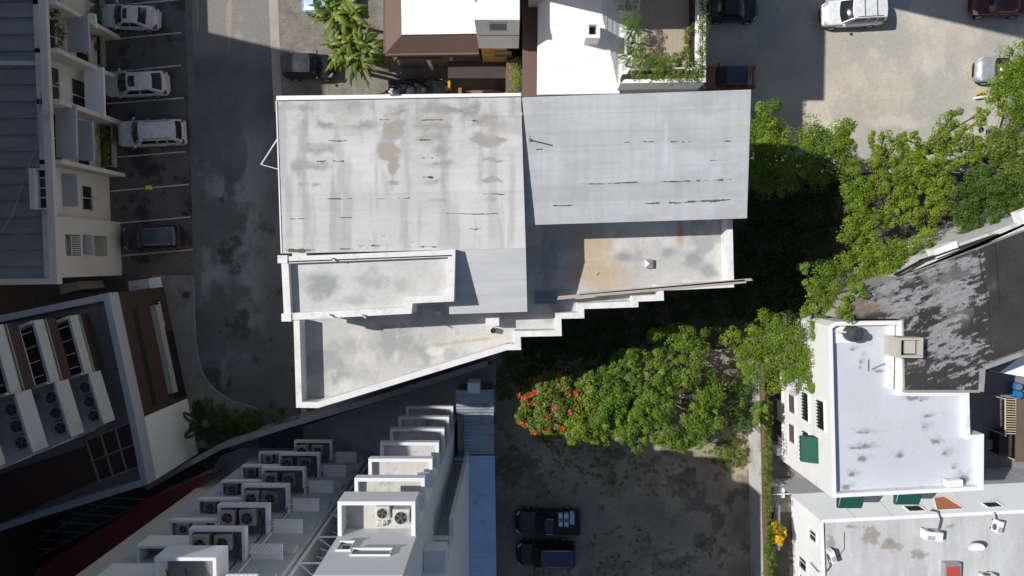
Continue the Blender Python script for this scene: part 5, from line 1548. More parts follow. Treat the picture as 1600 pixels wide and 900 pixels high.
# white steps and pipes in the side yard
sd = thing('side_wall', 'low white walls and pipes between the creeper wall and grey-roofed building', 'wall', P(1212, 770, 0))
for (u0, v0, u1, v1, z) in ((1198, 755, 1202, 800, 1.4), (1200, 757, 1215, 759, 1.6), (1221, 757, 1226, 778, 1.5), (1214, 700, 1222, 712, .9), (1216, 790, 1219, 860, .6)):
    MB().prism(pxs([(u0, v0), (u1, v0), (u1, v1), (u0, v1)], z), 0, z).build('wall_block', WHITE, sd)
pb = MB(); pb.tube(P(1192, 773, 1.6), P(1290, 770, 3.4), .04); pb.tube(P(1206, 800, .3), P(1214, 768, 1.5), .03); pb.tube(P(1209, 812, .3), P(1218, 768, 1.5), .03)
pb.build('pipe', GALV, sd)
# ================================================================ VEHICLES
CHROME = M('bright_trim', (.6, .6, .6), .3, .05, 5, 0, metal=.8)
LAMP = paint('lamp_lens', (.55, .56, .58), .1, 0, .5)
TAIL = paint('tail_lens', (.28, .02, .02), .15, 0, .5)
TRIM = M('black_trim', (.025, .025, .026), .6, .1, 6, 0)

def surf(fn, ns, nt_, s0=0., s1=1., t0=0., t1=1.):
    m = MB()
    for i in range(ns + 1):
        for j in range(nt_ + 1):
            m.v.append(tuple(fn(s0 + (s1 - s0) * i / ns, t0 + (t1 - t0) * j / nt_)))
    for i in range(ns):
        for j in range(nt_):
            a = i * (nt_ + 1) + j
            m.f.append((a, a + nt_ + 1, a + nt_ + 2, a + 1))
    return m

def vehicle(name, label, u, v, heading, col, style='sedan', L=4.5, W=1.78, H=1.45, rails=None, sunroof=False, cat='car', coat=.6, metal=.0, rackbox=False, roofcol=None):
    """heading: direction of the bonnet in plan (degrees, 0 = picture right)"""
    loc = P(u, v, .75); loc.z = .012
    t = thing(name, label, cat, loc, math.radians(heading))
    pm = paint('car_paint_%s_%s' % (name, '_'.join(str(round(c, 3)) for c in col)), col, .3, metal, coat)
    hw, hl = W / 2, L / 2
    suv = style in ('suv', 'van'); pick = style == 'pickup'
    belt = .98 if not (suv or pick) else 1.08
    hood = belt - (.10 if not suv else .06)
    st_ = [(hl, .66, .45, .60), (hl - .06, .80, .32, .68), (hl - .28, .93, .24, hood - .08), (hl - .7, .985, .2, hood - .02), (hl * .42, 1.0, .2, belt - .01), (0, 1.0, .2, belt), (-hl * .45, 1.0, .2, belt + .01)]
    if style == 'sedan':
        st_ += [(-hl + .62, .985, .22, belt + .02), (-hl + .25, .94, .26, belt - .02), (-hl + .05, .84, .34, belt - .12), (-hl, .74, .45, belt - .25)]
    else:
        st_ += [(-hl + .4, .99, .22, belt + .02), (-hl + .14, .95, .26, belt), (-hl + .03, .88, .34, belt - .08), (-hl, .8, .45, belt - .2)]
    m = MB()
    prof = lambda k, zb, zt: [(0, zb), (k * .9, zb), (k, zb + .14), (k * 1.0, (zb + zt) / 2 + .06), (k * .965, zt - .05), (k * .84, zt + .005), (k * .45, zt + .025), (0, zt + .03)]
    rows = []
    for (x, kw, zb, zt) in st_:
        h_ = prof(hw * kw, zb, zt)
        ring = [(x, y, z) for y, z in h_] + [(x, -y, z) for y, z in h_[-2:0:-1]]
        rows.append(len(m.v)); m.v += ring
        nr_ = len(ring)
    for a, b in zip(rows[:-1], rows[1:]):
        for i in range(nr_):
            j = (i + 1) % nr_
            m.f.append((a + i, b + i, b + j, a + j))
    m.f.append(tuple(range(rows[0], rows[0] + nr_))); m.f.append(tuple(range(rows[-1] + nr_ - 1, rows[-1] - 1, -1)))
    body = m.build('body', pm, t, True, True)
    sb = body.modifiers.new('round', 'SUBSURF'); sb.levels = 1; sb.render_levels = 2
    # cabin
    if style == 'sedan': xb0, xb1, xt0, xt1 = hl * .40, -hl * .66, hl * .06, -hl * .40
    elif suv: xb0, xb1, xt0, xt1 = hl * .44, -hl * .95, hl * .14, -hl * .86
    elif style == 'hatch': xb0, xb1, xt0, xt1 = hl * .44, -hl * .90, hl * .08, -hl * .62
    else: xb0, xb1, xt0, xt1 = hl * .36, -hl * .20, hl * .08, -hl * .14
    if style == 'van': xb0, xt0 = hl * .62, hl * .38
    yb, yt = hw * .90, hw * .69 if not suv else hw * .74
    zb_, zt_ = belt - .03, H - .05
    bul = .14
    def wind(s, t_):
        y = 2 * s - 1
        b0 = Vector((xb0 + bul * (1 - y * y), yb * y, zb_)); t0 = Vector((xt0 + bul * .6 * (1 - y * y), yt * y, zt_))
        return b0.lerp(t0, t_) + Vector((.05 * math.sin(math.pi * t_), 0, .03 * math.sin(math.pi * t_)))
    def back(s, t_):
        y = 1 - 2 * s
        b0 = Vector((xb1 - bul * .5 * (1 - y * y), yb * y * .97, zb_)); t0 = Vector((xt1 - bul * .4 * (1 - y * y), yt * y, zt_))
        return b0.lerp(t0, t_) + Vector((-.04 * math.sin(math.pi * t_), 0, .02 * math.sin(math.pi * t_)))
    def sidef(sg):
        def f(s, t_):
            b0 = Vector((xb0 + (xb1 - xb0) * s, sg * yb * (1 if s < .98 else .97), zb_)); t0 = Vector((xt0 + (xt1 - xt0) * s, sg * yt, zt_))
            return b0.lerp(t0, t_) + Vector((0, sg * .05 * math.sin(math.pi * t_), 0))
        return f
    def rooff(s, t_):
        y = 2 * t_ - 1
        x0 = xt0 + bul * .6 * (1 - y * y); x1 = xt1 - bul * .4 * (1 - y * y)
        x = x0 + (x1 - x0) * s
        return Vector((x, yt * y, zt_ + .055 * (1 - y * y) * (1 - .5 * (2 * s - 1) ** 4) + .02 * math.sin(math.pi * s)))
    cab_ = MB()
    for fn_, ns_, nt2 in ((wind, 8, 3), (back, 8, 3), (sidef(1), 6, 3), (sidef(-1), 6, 3)):
        k = surf(fn_, ns_, nt2); o_ = len(cab_.v); cab_.v += k.v; cab_.f += [tuple(i + o_ for i in f) for f in k.f]
    cab_.build('cabin', pm, t, True, True)
    rf = surf(rooff, 8, 10).build('roof', pm if roofcol is None else paint('roof_' + name, roofcol), t, True, True)
    def off(fn_, d):
        def g(s, t_):
            e = .01
            p = fn_(s, t_); a = fn_(min(1, s + e), t_) - fn_(max(0, s - e), t_); b = fn_(s, min(1, t_ + e)) - fn_(s, max(0, t_ - e))
            n = a.cross(b)
            n = n.normalized() if n.length > 1e-9 else Vector((0, 0, 1))
            c = Vector((p.x - (xb0 + xb1) / 2, p.y, .25))
            if n.dot(c) < 0: n = -n
            return p + n * d
        return g
    surf(off(wind, .012), 10, 4, .05, .95, .04, .95).build('windscreen', GLASS, t, True, True)
    surf(off(back, .012), 8, 4, .08, .92, .14, .9).build('rear_window', GLASS, t, True, True)
    for sg in (1, -1):
        surf(off(sidef(sg), .012), 5, 3, .1, .47, .12, .9).build('side_window', GLASS, t, True, True)
        if not pick or True: surf(off(sidef(sg), .012), 5, 3, .51, .72 if suv else .9, .12, .9).build('side_window', GLASS, t, True, True)
        if suv: surf(off(sidef(sg), .012), 4, 3, .755, .94, .15, .88).build('side_window', GLASS, t, True, True)
    # wheels
    for sx in (hl * .62, -hl * .6):
        for sg in (1, -1):
            y0, y1 = sg * (hw - .2), sg * (hw + .012)
            wh = MB().tube((sx, y0, .33), (sx, y1, .33), .33, .33, 20).build('wheel', RUBBER, t, True)
            MB().tube((sx, y1, .33), (sx, y1 + sg * .012, .33), .21, .19, 14).build('rim', CHROME, wh, True)
    # lamps, mirrors, bumpers, wipers
    for sg in (1, -1):
        h_ = MB(); 
        pts = [Vector((hl - .10, sg * hw * .55, hood - .12)), Vector((hl - .17, sg * hw * .80, hood - .10)), Vector((hl - .42, sg * hw * .935, hood - .055)), Vector((hl - .30, sg * hw * .72, hood - .005))]
        h_.poly(pts + []) ; h_.poly([p + Vector((.03, sg * .02, -.12)) for p in pts][::-1])
        for i in range(4):
            a, b = pts[i], pts[(i + 1) % 4]; dd = Vector((.03, sg * .02, -.12)); h_.quad(a, b, b + dd, a + dd)
        h_.build('headlight', LAMP, t, True)
        MB().prism([(-hl + .02, sg * hw * .60), (-hl + .02, sg * hw * .88), (-hl + .22, sg * hw * .975), (-hl + .2, sg * hw * .80)], belt - .22, belt - .015).build('tail_light', TAIL, t, True)
        mi = MB(); mx_ = xb0 - .12
        mi.prism([(mx_ - .06, sg * (hw - .04)), (mx_ + .1, sg * (hw - .04)), (mx_ + .06, sg * (hw + .16)), (mx_ - .05, sg * (hw + .17))], belt + .02, belt + .15)
        mi.build('mirror', pm, t, True, bevel=.02)
        hd = MB()
        for sx in (.1, -hl * .42): hd.box(sx - .1, sx + .1, sg * (hw - .01), sg * (hw + .015), belt - .16, belt - .13)
        hd.build('door_handle', pm, t, True)
    MB().prism([(hl - .05, -hw * .62), (hl + .025, -hw * .4), (hl + .025, hw * .4), (hl - .05, hw * .62)], .34, .56).build('grille', TRIM, t, True)
    MB().prism([(-hl + .06, -hw * .7), (-hl - .04, -hw * .6), (-hl - .04, hw * .6), (-hl + .06, hw * .7)], .32, .5).build('rear_bumper', TRIM if suv else pm, t, True)
    wp_ = MB()
    for y in (-.35, .3):
        wp_.tube(wind(.5 + y * .5 / 1, .03) + Vector((.03, 0, .03)), wind(.5 + y * .5 - .22, .22) + Vector((.03, 0, .03)), .012, .012, 4)
    wp_.build('wiper', TRIM, t, True)
    if sunroof:
        surf(off(lambda s, t_: rooff(s, t_), .008), 3, 5, .08, .36, .2, .8).build('sunroof', GLASS, t, True, True)
    if rails:
        for sg in (1, -1):
            r_ = MB(); pts = [rooff(s, .5 + sg * .44) + Vector((0, 0, .05)) for s in (.12, .3, .5, .7, .88)]
            r_.path([pts[0] + Vector((.06, 0, -.06))] + pts + [pts[-1] + Vector((-.06, 0, -.06))], .02, 5)
            r_.build('roof_rail', TRIM if rails == 'black' else CHROME, t, True)
        if rails == 'cross':
            for s in (.3, .68):
                a, b = rooff(s, .08) + Vector((0, 0, .07)), rooff(s, .92) + Vector((0, 0, .07))
                MB().tube(a, b, .022, .022, 5).build('cross_bar', TRIM, t, True)
    if pick:
        x0, x1 = -hl * .23, -hl + .1
        bed = MB().box(x0, x1, -hw * .82, hw * .82, belt - .02, belt + .04); bed.build('bed_floor', TRIM, t, True)
        rr_ = MB()
        for sg in (1, -1): rr_.box(x0, x1, sg * hw * .82, sg * hw * .94, belt - .05, belt + .16)
        rr_.box(x1 - .02, x1 + .1, -hw * .82, hw * .82, belt - .05, belt + .16); rr_.build('bed_side', pm, t, True, bevel=.02)
    return t

SILV = (.62, .64, .66)
vehicle('parked_car', 'white sedan with sunroof, topmost in the shaded row by the cream block', 202, 26, 180 - 3, (.58, .60, .62), 'sedan', 4.15, 1.72, 1.42, sunroof=True)
vehicle('parked_car', 'white hatchback with sunroof, second car from the top in the shaded row', 211, 131, 182.5, (.60, .62, .63), 'hatch', 4.65, 1.8, 1.5, sunroof=True)
vehicle('parked_car', 'white estate with black roof rails in the shaded row by the cream block', 236, 208, 182.5, (.60, .63, .64), 'suv', 5.0, 1.9, 1.75, rails='black')
vehicle('parked_car', 'dark blue car with pale roof rails, lowest in the shaded row', 238, 371, 183, (.012, .016, .035), 'suv', 4.25, 1.78, 1.6, rails='chrome', roofcol=(.03, .045, .10))
vehicle('parked_van', 'black boxy vehicle parked beside the broad-leaved palm', 483, 104, 0, (.014, .015, .018), 'suv', 3.7, 1.75, 1.75, roofcol=(.03, .034, .042), cat='van')
vehicle('parked_car', 'light blue car half hidden under palm leaves at the top edge', 512, 2, 180, (.16, .33, .58), 'hatch', 3.9, 1.68, 1.5)
vehicle('parked_car', 'dark car in the shade close behind the north roof edge', 655, 143, 0, (.014, .015, .017), 'sedan', 4.5, 1.75, 1.42)
vehicle('parked_car', 'black car in deep shade at the top edge beside the planted terrace', 1146, 14, 0, (.008, .008, .009), 'sedan', 3.6, 1.75, 1.45)
vehicle('parked_car', 'orange-red car in deep shade beside the planted terrace wall', 1137, 122, 180, (.28, .055, .02), 'hatch', 3.9, 1.7, 1.5, roofcol=(.012, .014, .022))
vehicle('parked_car', 'white sport utility car with black cross bars in the sunlit gravel lot', 1333, 20, 183, (.74, .75, .76), 'suv', 4.55, 1.86, 1.7, rails='cross')
vehicle('parked_car', 'dark red car in the shaded top right corner of the gravel lot', 1562, 5, 180, (.12, .008, .012), 'sedan', 4.0, 1.75, 1.45)
vehicle('parked_car', 'silver grey sport utility car nosing out from under the right-hand tree', 1573, 109, 179, (.40, .41, .43), 'suv', 4.5, 1.85, 1.68, metal=.3, rails='black')
vehicle('parked_pickup', 'black pickup truck with white boxes in its bed on the dirt lot', 856, 815, 180, (.006, .006, .007), 'pickup', 4.9, 1.82, 1.75, rails='chrome', cat='pickup', roofcol=(.014, .017, .03))
vehicle('parked_car', 'black sport utility car with chrome rails at the bottom of the dirt lot', 853, 865, 180, (.005, .005, .006), 'suv', 4.45, 1.82, 1.7, rails='chrome', roofcol=(.01, .012, .022))
for k, (cu, cv, w, l, lab) in enumerate(((876, 813, .30, .95, 'pale box nearest the cab in the black pickup bed'), (885, 813, .30, .98, 'middle of three pale boxes in the black pickup bed'), (894, 810, .32, .92, 'pale blue box nearest the tailgate in the black pickup bed'))):
    c = P(cu, cv, 1.5)
    bx_ = thing('carton', lab, 'box', (c.x, c.y, 1.14))
    MB().box(-w / 2, w / 2, -l / 2, l / 2, 0, .35).build('box_body', M('pale_carton', (.62, .68, .72), .8, .1, 5, .05) if k < 2 else M('pale_blue_carton', (.40, .52, .66), .7, .08, 5, .05), bx_, True, bevel=.015)
    if k < 2: MB().box(-w / 2 + .02, w / 2 - .02, -.14, .14, .35, .356).build('tape_band', M('blue_tape', (.14, .2, .28), .6, .1, 5, 0), bx_, True)

# ================================================================ SMALL THINGS ON THE GROUND
c = P(229.5, 294, .3)
cs = thing('floor_sign', 'yellow folding caution sign standing on a parking line', 'sign', (c.x, c.y, .012), .3)
ym = M('bright_yellow_plastic', (.55, .50, .06), .5, .1, 5, 0)
MB().prism([(-.02, -.16), (.02, -.16), (.02, .16), (-.02, .16)], 0, .62).mesh('x')
for sg in (1, -1):
    MB().quad((sg * .02, -.12, .62), (sg * .02, .12, .62), (sg * .24, .17, 0), (sg * .24, -.17, 0)).build('sign_panel', ym, cs, True)
MB().box(-.04, .04, -.1, .1, .6, .66).build('sign_hinge', TRIM, cs, True)
c = P(288, 334, .1)
tag(MB().obox(c, (1, -.05), .22, .09, .01, .11).build('wheel_stop', RUBBER, bevel=.02), 'small black rubber wheel stop at the end of a parking bay', 'wheel stop')
for (cu, cv, r_, z_, lab) in ((291, 461, .27, .125, 'round iron manhole cover in the pavement by the hotel'), (347, 312, .2, .012, 'small dark manhole cover in the shaded road')):
    c = P(cu, cv, z_)
    mh = thing('manhole_cover', lab, 'manhole cover', c)
    MB().tube((0, 0, 0), (0, 0, .012), r_, r_, 22).build('cover_plate', M('rusty_iron', (.08, .055, .045), .8, .2, 6, .2), mh, True)
    MB().tube((0, 0, 0), (0, 0, .008), r_ * 1.12, r_ * 1.12, 22).build('cover_ring', DARKCON, mh, True)
# white sink unit / trolley beside the hotel corner
c = P(226, 444, .9)
sk = thing('metal_counter', 'pale metal counter with a round bowl beside the brown hotel corner', 'counter', (c.x, c.y, 0), math.radians(8))
MB().box(-1.2, 1.2, -.36, .36, .75, .9).build('counter_top', M('dull_pale_metal', (.45, .46, .48), .55, .15, 3, .05, metal=.3), sk, True, bevel=.02)
MB().box(.35, 1.2, -.37, .37, .78, .94).build('counter_lid', WHITE, sk, True)
MB().tube((-.95, 0, .9), (-.95, 0, 1.0), .16, .2, 14).build('bowl', GALV, sk, True)
for sx in (-1.1, 1.1):
    for sy in (-.3, .3): MB().box(sx - .03, sx + .03, sy - .03, sy + .03, 0, .75).build('leg', GALV, sk, True)
# barrier and hut at the lot exit
c = P(1568, 170, .5)
bar = thing('barrier_pole', 'yellow barrier pole angled down beside the right-hand tree', 'barrier', P(1559, 190, 0))
MB().tube(P(1567, 155, 1.15), P(1558, 193, .95), .07, .06, 10).build('pole_arm', YELLOW, bar)
MB().tube(P(1567, 155, 0), P(1567, 155, 1.2), .1).build('post', YELLOW, bar)
b2 = thing('barrier_pole', 'short yellow bar lying by the white kerb of the gravel lot', 'barrier', P(1530, 148, 0))
MB().tube(P(1525, 148, .25), P(1539, 142, .5), .07, .07, 10).build('pole_arm', YELLOW, b2)
MB().box(-.1, .1, -.1, .1, 0, .25).build('foot', GREYCON, b2, True)
tag(MB().prism(pxs([(1526, 151), (1541, 149), (1550, 146), (1560, 148), (1560, 154), (1545, 156), (1541, 152), (1526, 154)], .35), 0, .35).build('low_wall', WHITE_CLEAN), 'low bent white kerb wall by the silver car', 'wall')
tag(MB().prism(pxs([(1541, 156), (1544, 156), (1543, 215), (1540, 215)], .03), 0, .03).build('drain_channel', GREYCON), 'thin grey drain channel running down from the white kerb wall', 'drain')
c = P(702, 132, 1.3)
yp = thing('yellow_post', 'yellow gate post with red cap behind the north roof edge', 'post', (c.x, c.y, 0))
MB().box(-.08, .08, -.26, .26, 0, 1.5).build('post_body', YELLOW, yp, True)
MB().box(-.15, .1, .28, .42, 1.3, 1.5).build('post_cap', M('faded_red'), yp, True)

# ================================================================ VEGETATION
LEAF = leafmat('leaf')
def leaf_cloud(centers, radii, per, size, cols, rs, up=.95, flat=1.0, wid=.55):
    """leaf-sized faces gathered into clumps; returns verts, faces, colours"""
    n = len(centers)
    tot = n * per
    ci = np.repeat(np.arange(n), per)
    d = rs.normal(size=(tot, 3)); d /= np.linalg.norm(d, axis=1)[:, None] + 1e-9
    d[:, 2] = np.where(d[:, 2] < -.35, -d[:, 2], d[:, 2])
    rad = radii[ci] * (.62 + .42 * rs.random(tot) ** .6)
    p = centers[ci] + d * rad[:, None] * np.array([1, 1, flat])
    nrm = d * .75 + np.array([0, 0, up]) + rs.normal(size=(tot, 3)) * .34
    nrm /= np.linalg.norm(nrm, axis=1)[:, None]
    a = rs.normal(size=(tot, 3)); a -= nrm * (a * nrm).sum(1)[:, None]; a /= np.linalg.norm(a, axis=1)[:, None]
    b = np.cross(nrm, a)
    L = (size * (.65 + .7 * rs.random(tot)))[:, None]
    v = np.stack([p - a * L * .5, p + b * L * wid * .5 + nrm * L * .06, p + a * L * .55 - nrm * L * .08, p - b * L * wid * .5 + nrm * L * .06], 1).reshape(-1, 3)
    f = np.arange(tot * 4).reshape(-1, 4)
    cl = np.asarray(cols, float)
    tone = rs.random(n)[ci] * .65 + rs.random(tot) * .35
    k = np.clip(tone * (len(cl) - 1), 0, len(cl) - 1.001)
    i0 = k.astype(int); fr_ = (k - i0)[:, None]
    c = cl[i0] * (1 - fr_) + cl[i0 + 1] * fr_
    c = c * (1.2 + .55 * rs.random(tot))[:, None] * np.array([1.16, 1.0, .76])
    return v, f, np.repeat(c, 4, 0)

PAL = {
    'bright': [(.045, .095, .014), (.075, .145, .016), (.105, .18, .018), (.14, .20, .022)],
    'mid': [(.032, .075, .012), (.055, .115, .014), (.08, .15, .017), (.11, .165, .02)],
    'light': [(.05, .10, .014), (.085, .15, .017), (.12, .185, .022), (.15, .20, .03)],
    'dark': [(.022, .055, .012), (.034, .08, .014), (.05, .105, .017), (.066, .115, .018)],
    'deep': [(.008, .024, .005), (.012, .031, .006), (.017, .04, .008), (.023, .046, .009)],  # leaf tones darkened to paint in the building's shade
    'palm': [(.05, .11, .015), (.09, .16, .018), (.14, .21, .025), (.22, .26, .04)],
    'olive': [(.04, .075, .016), (.068, .115, .02), (.095, .15, .026), (.125, .165, .035)],
}
def tree(label, lobes, z, pal, base_px=None, rc=.47, per=105, size=.118, dens=2.7, name='tree', seed=None, loose=0.0, flat=.75, cat='tree', flowers=None, wid=.55, zb=0.0):
    rs = np.random.default_rng(seed if seed is not None else int(abs(lobes[0][0] * 7 + lobes[0][1] * 3)))
    mu, mv = np.mean([l[0] for l in lobes]), np.mean([l[1] for l in lobes])
    b = P(*(base_px or (mu, mv)), 0)
    if base_px is None:
        c = P(mu, mv, z); b = Vector((c.x, c.y, 0))
    b.z = zb
    t = thing(name, label, cat, b)
    cen, rad = [], []
    tips = []
    for l in lobes:
        zl_ = l[3] if len(l) > 3 else z + rs.uniform(-.5, .5)
        c = P(l[0], l[1], zl_); R = l[2] / ppm(zl_)
        n = max(5, int(dens * R * R / (rc * rc)))
        d = rs.normal(size=(n, 3)); d /= np.linalg.norm(d, axis=1)[:, None]
        d[:, 2] = np.abs(d[:, 2]) * np.where(rs.random(n) < .25, -.5, 1)
        rr_ = R * (.55 + .45 * rs.random(n) ** .5) * (1 + loose * rs.normal(size=n))
        q = np.array(c[:]) + d * rr_[:, None] * np.array([1, 1, flat]) - np.array([0, 0, R * flat * .8])
        cen.append(q); rad.append(rc * rs.uniform(.45, 1.35, n) * (1 if R > rc * 1.5 else .7))
        tips.append((c, R))
    cen, rad = np.concatenate(cen), np.concatenate(rad)
    cen[:, 2] = np.maximum(cen[:, 2], .25)
    v, f, col = leaf_cloud(cen, rad, per, size, PAL[pal], rs, wid=wid)
    link('crown', fast_mesh('crown', v - np.array(b[:]), f, col), LEAF, t)
    tr = MB()
    top = Vector((b.x, b.y, zb + (z - zb) * .45))
    r0 = (.1 + .03 * len(lobes) ** .5) * min(1, (z - zb) / 4.5)
    tr.tube(b, top, r0 * 1.4, r0, 9)
    for c, R in tips:
        e = Vector((c.x, c.y, max(.5, c.z - R * .6)))
        mid = top.lerp(e, .5) + Vector((rs.uniform(-.2, .2), rs.uniform(-.2, .2), .25))
        tr.tube(top, mid, r0 * .6, r0 * .38, 6); tr.tube(mid, e, r0 * .38, r0 * .15, 6)
        for k in range(3):
            s = e + Vector((rs.uniform(-1, 1), rs.uniform(-1, 1), rs.uniform(-.1, .5))) * R * .6
            tr.tube(mid.lerp(e, .6), s, r0 * .2, r0 * .07, 5)
    tr.build('trunk', BARK, t)
    if flowers:
        fc, fl, fcol = flowers
        for (fu, fv) in fl:
            p = P(fu, fv, z + .25)
            r_ = random.Random(int(fu * fv))
            g = MB()
            sz = r_.uniform(.6, 1.3)
            for k in range(r_.randrange(5, 12)):
                a = k * 2.4; rr2 = (.05 + .13 * r_.random()) * sz
                q = p + Vector((math.cos(a) * rr2, math.sin(a) * rr2, r_.uniform(-.08, .12)))
                d1 = Vector((math.cos(a), math.sin(a), r_.uniform(.1, .6))) * .11; d2 = Vector((-math.sin(a), math.cos(a), r_.uniform(-.2, .2))) * .06
                g.poly([q - d1 * .3, q + d2, q + d1, q - d2])
            g.build('flower_cluster', fcol, t)
    return t

tree('leafy tree rising against the north-east corner of the main roof', [(1200, 178, 24), (1195, 205, 26), (1215, 218, 28), (1228, 245, 26), (1190, 258, 28), (1250, 262, 20), (1185, 285, 22), (1225, 280, 24), (1200, 235, 24)], 6.2, 'bright', dens=3.5)
tree('bushy tree with a notched top beside the shadow edge of the gravel lot', [(1270, 200, 18), (1278, 225, 22), (1298, 242, 20), (1318, 200, 17), (1326, 215, 15), (1315, 235, 20), (1285, 262, 24), (1322, 262, 20), (1300, 222, 18), (1322, 225, 16)], 6.0, 'bright', dens=3.6)
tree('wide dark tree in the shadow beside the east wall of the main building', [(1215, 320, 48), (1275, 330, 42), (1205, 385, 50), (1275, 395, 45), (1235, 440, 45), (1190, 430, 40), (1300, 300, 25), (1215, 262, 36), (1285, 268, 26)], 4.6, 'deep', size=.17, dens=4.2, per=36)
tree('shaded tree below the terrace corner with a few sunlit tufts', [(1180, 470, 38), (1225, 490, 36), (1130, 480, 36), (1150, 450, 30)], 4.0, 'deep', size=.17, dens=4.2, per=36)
tree('pair of sunlit tufts standing out of the building shadow', [(1258, 418, 8), (1265, 442, 9), (1266, 455, 8)], 6.0, 'bright', rc=.3)
tree('tall clumpy tree along the sunlit side of the building shadow', [(1337, 275, 15), (1345, 300, 20), (1338, 330, 20), (1355, 345, 22), (1340, 365, 20), (1362, 380, 22), (1345, 405, 22), (1370, 410, 22), (1340, 300, 18)], 6.4, 'bright')
tree('clumpy tree overhanging the edge of the peeling black roof', [(1395, 400, 24), (1420, 385, 20), (1440, 390, 17), (1400, 425, 20), (1380, 437, 17), (1365, 430, 18), (1415, 408, 18), (1450, 375, 14), (1375, 395, 16)], 6.6, 'bright')
tree('loose yellow-green tree at the lower edge of the gravel lot', [(1362, 215, 9), (1385, 212, 8), (1372, 240, 18), (1400, 235, 20), (1392, 265, 22), (1420, 262, 22), (1376, 290, 18), (1405, 300, 22), (1440, 285, 20), (1430, 240, 18), (1425, 325, 20), (1395, 335, 18)], 5.6, 'light', rc=.34, per=64, size=.135, dens=2.7, loose=.14)
tree('airy yellow-green tree with feathery tips below the parked silver car', [(1412, 215, 8), (1432, 213, 8), (1470, 210, 16), (1487, 188, 12), (1495, 178, 9), (1505, 210, 18), (1460, 240, 20), (1490, 240, 22), (1520, 232, 18), (1533, 188, 9), (1536, 175, 8), (1475, 275, 22), (1470, 310, 20), (1455, 345, 18)], 5.8, 'light', rc=.33, per=64, size=.135, dens=2.7, loose=.14)
tree('pale tree filling the right edge below the yellow barrier', [(1550, 215, 18), (1570, 225, 22), (1590, 215, 20), (1545, 245, 22), (1580, 255, 25), (1610, 240, 30), (1600, 275, 25)], 5.4, 'olive', rc=.36, size=.135, per=70, dens=3.2)
tree('dark green fine-leaved tree above the whitewashed gutter of the black roof', [(1540, 290, 30), (1515, 315, 25), (1565, 300, 30), (1590, 300, 30), (1545, 335, 30), (1515, 350, 20), (1580, 335, 28), (1610, 320, 30), (1505, 372, 14), (1530, 365, 18), (1615, 290, 25)], 6.4, 'dark', rc=.34, size=.12, per=60)
tree('rounded sunlit tree overhanging the silver car at the right edge', [(1588, 95, 20), (1575, 120, 18), (1600, 115, 25), (1568, 145, 18), (1595, 150, 30), (1588, 178, 18), (1612, 175, 28), (1618, 80, 25)], 6.0, 'bright', base_px=(1608, 140), dens=4.2)
tree('tree leaning over the north-west corner of the white coated roof', [(1300, 430, 22), (1320, 445, 18), (1285, 455, 20), (1305, 462, 18), (1270, 490, 14), (1290, 488, 18), (1300, 508, 14), (1275, 515, 14), (1318, 422, 16), (1330, 470, 15, 9.4), (1345, 452, 14, 9.4), (1322, 490, 11, 9.3)], 6.6, 'bright')
tree('broad round bright tree beside the barred windows of the white building', [(1205, 512, 24), (1228, 528, 26), (1190, 535, 24), (1145, 527, 14), (1160, 540, 18), (1170, 565, 22), (1200, 560, 28), (1235, 560, 28), (1260, 550, 22), (1272, 572, 20), (1245, 590, 22), (1215, 588, 24), (1180, 585, 18), (1268, 598, 12)], 6.6, 'bright')
tree('small dark green tree behind the large sunlit crown on the dirt lot', [(1072, 530, 20), (1085, 552, 20), (1078, 575, 20), (1095, 530, 14), (1062, 560, 16), (1046, 518, 8), (1025, 527, 9), (1038, 545, 12), (1075, 598, 14)], 5.2, 'mid', size=.15)
tree('large sunlit spreading tree at the top of the dirt lot', [(965, 570, 20), (992, 560, 18), (1012, 555, 14), (945, 595, 22), (975, 600, 24), (1008, 590, 24), (1035, 580, 20), (1045, 605, 20), (960, 630, 26), (995, 630, 26), (1030, 630, 24), (975, 660, 26), (1010, 660, 26), (1035, 655, 20), (955, 655, 20), (1000, 688, 16), (1025, 690, 16), (1050, 685, 14), (980, 690, 12)], 5.2, 'mid', rc=.38, size=.15, per=70, loose=.1, dens=2.7)
redm2 = M('scarlet_petals', (.62, .045, .012), .6, .15, 10, 0)
tree('tree dotted with scarlet flowers at the top left of the dirt lot', [(850, 612, 22), (875, 605, 20), (890, 625, 18), (835, 640, 24), (865, 640, 26), (825, 655, 14), (850, 668, 20), (880, 665, 20), (812, 650, 9), (900, 600, 12), (862, 685, 12)], 4.8, 'olive', rc=.33, size=.17, per=38, dens=3.2, loose=.1,
     flowers=('x', [(836, 612), (828, 617), (818, 622), (832, 630), (858, 617), (874, 609), (880, 601), (873, 586), (887, 616), (864, 635), (899, 636), (870, 647), (889, 646), (853, 652), (812, 660), (820, 663), (832, 677), (849, 672), (858, 667), (877, 668), (810, 617), (843, 590), (872, 643), (899, 615)], redm2))
tree('lime green tree touching the right side of the flowering tree', [(910, 600, 16), (920, 620, 18), (912, 645, 20), (930, 640, 18), (905, 670, 20), (925, 675, 20), (895, 690, 10), (940, 690, 14), (935, 665, 16)], 4.8, 'bright', rc=.36, size=.15, per=70, dens=3)
tree('sunlit tree at the east end of the dirt lot crowns', [(1108, 590, 14), (1112, 615, 18), (1098, 635, 20), (1118, 640, 14), (1085, 655, 18), (1078, 678, 18), (1100, 665, 16), (1065, 690, 14), (1090, 690, 10), (1120, 660, 10)], 4.8, 'mid', rc=.38, size=.15, per=70, dens=3.2)
tree('deeply shaded thicket tree under the stepped terrace parapet', [(850, 540, 34), (900, 525, 38), (945, 530, 34), (990, 512, 32), (825, 572, 26), (880, 565, 28), (1040, 490, 30), (1090, 480, 30), (930, 565, 26)], 3.4, 'deep', size=.17, dens=3.6, per=34)
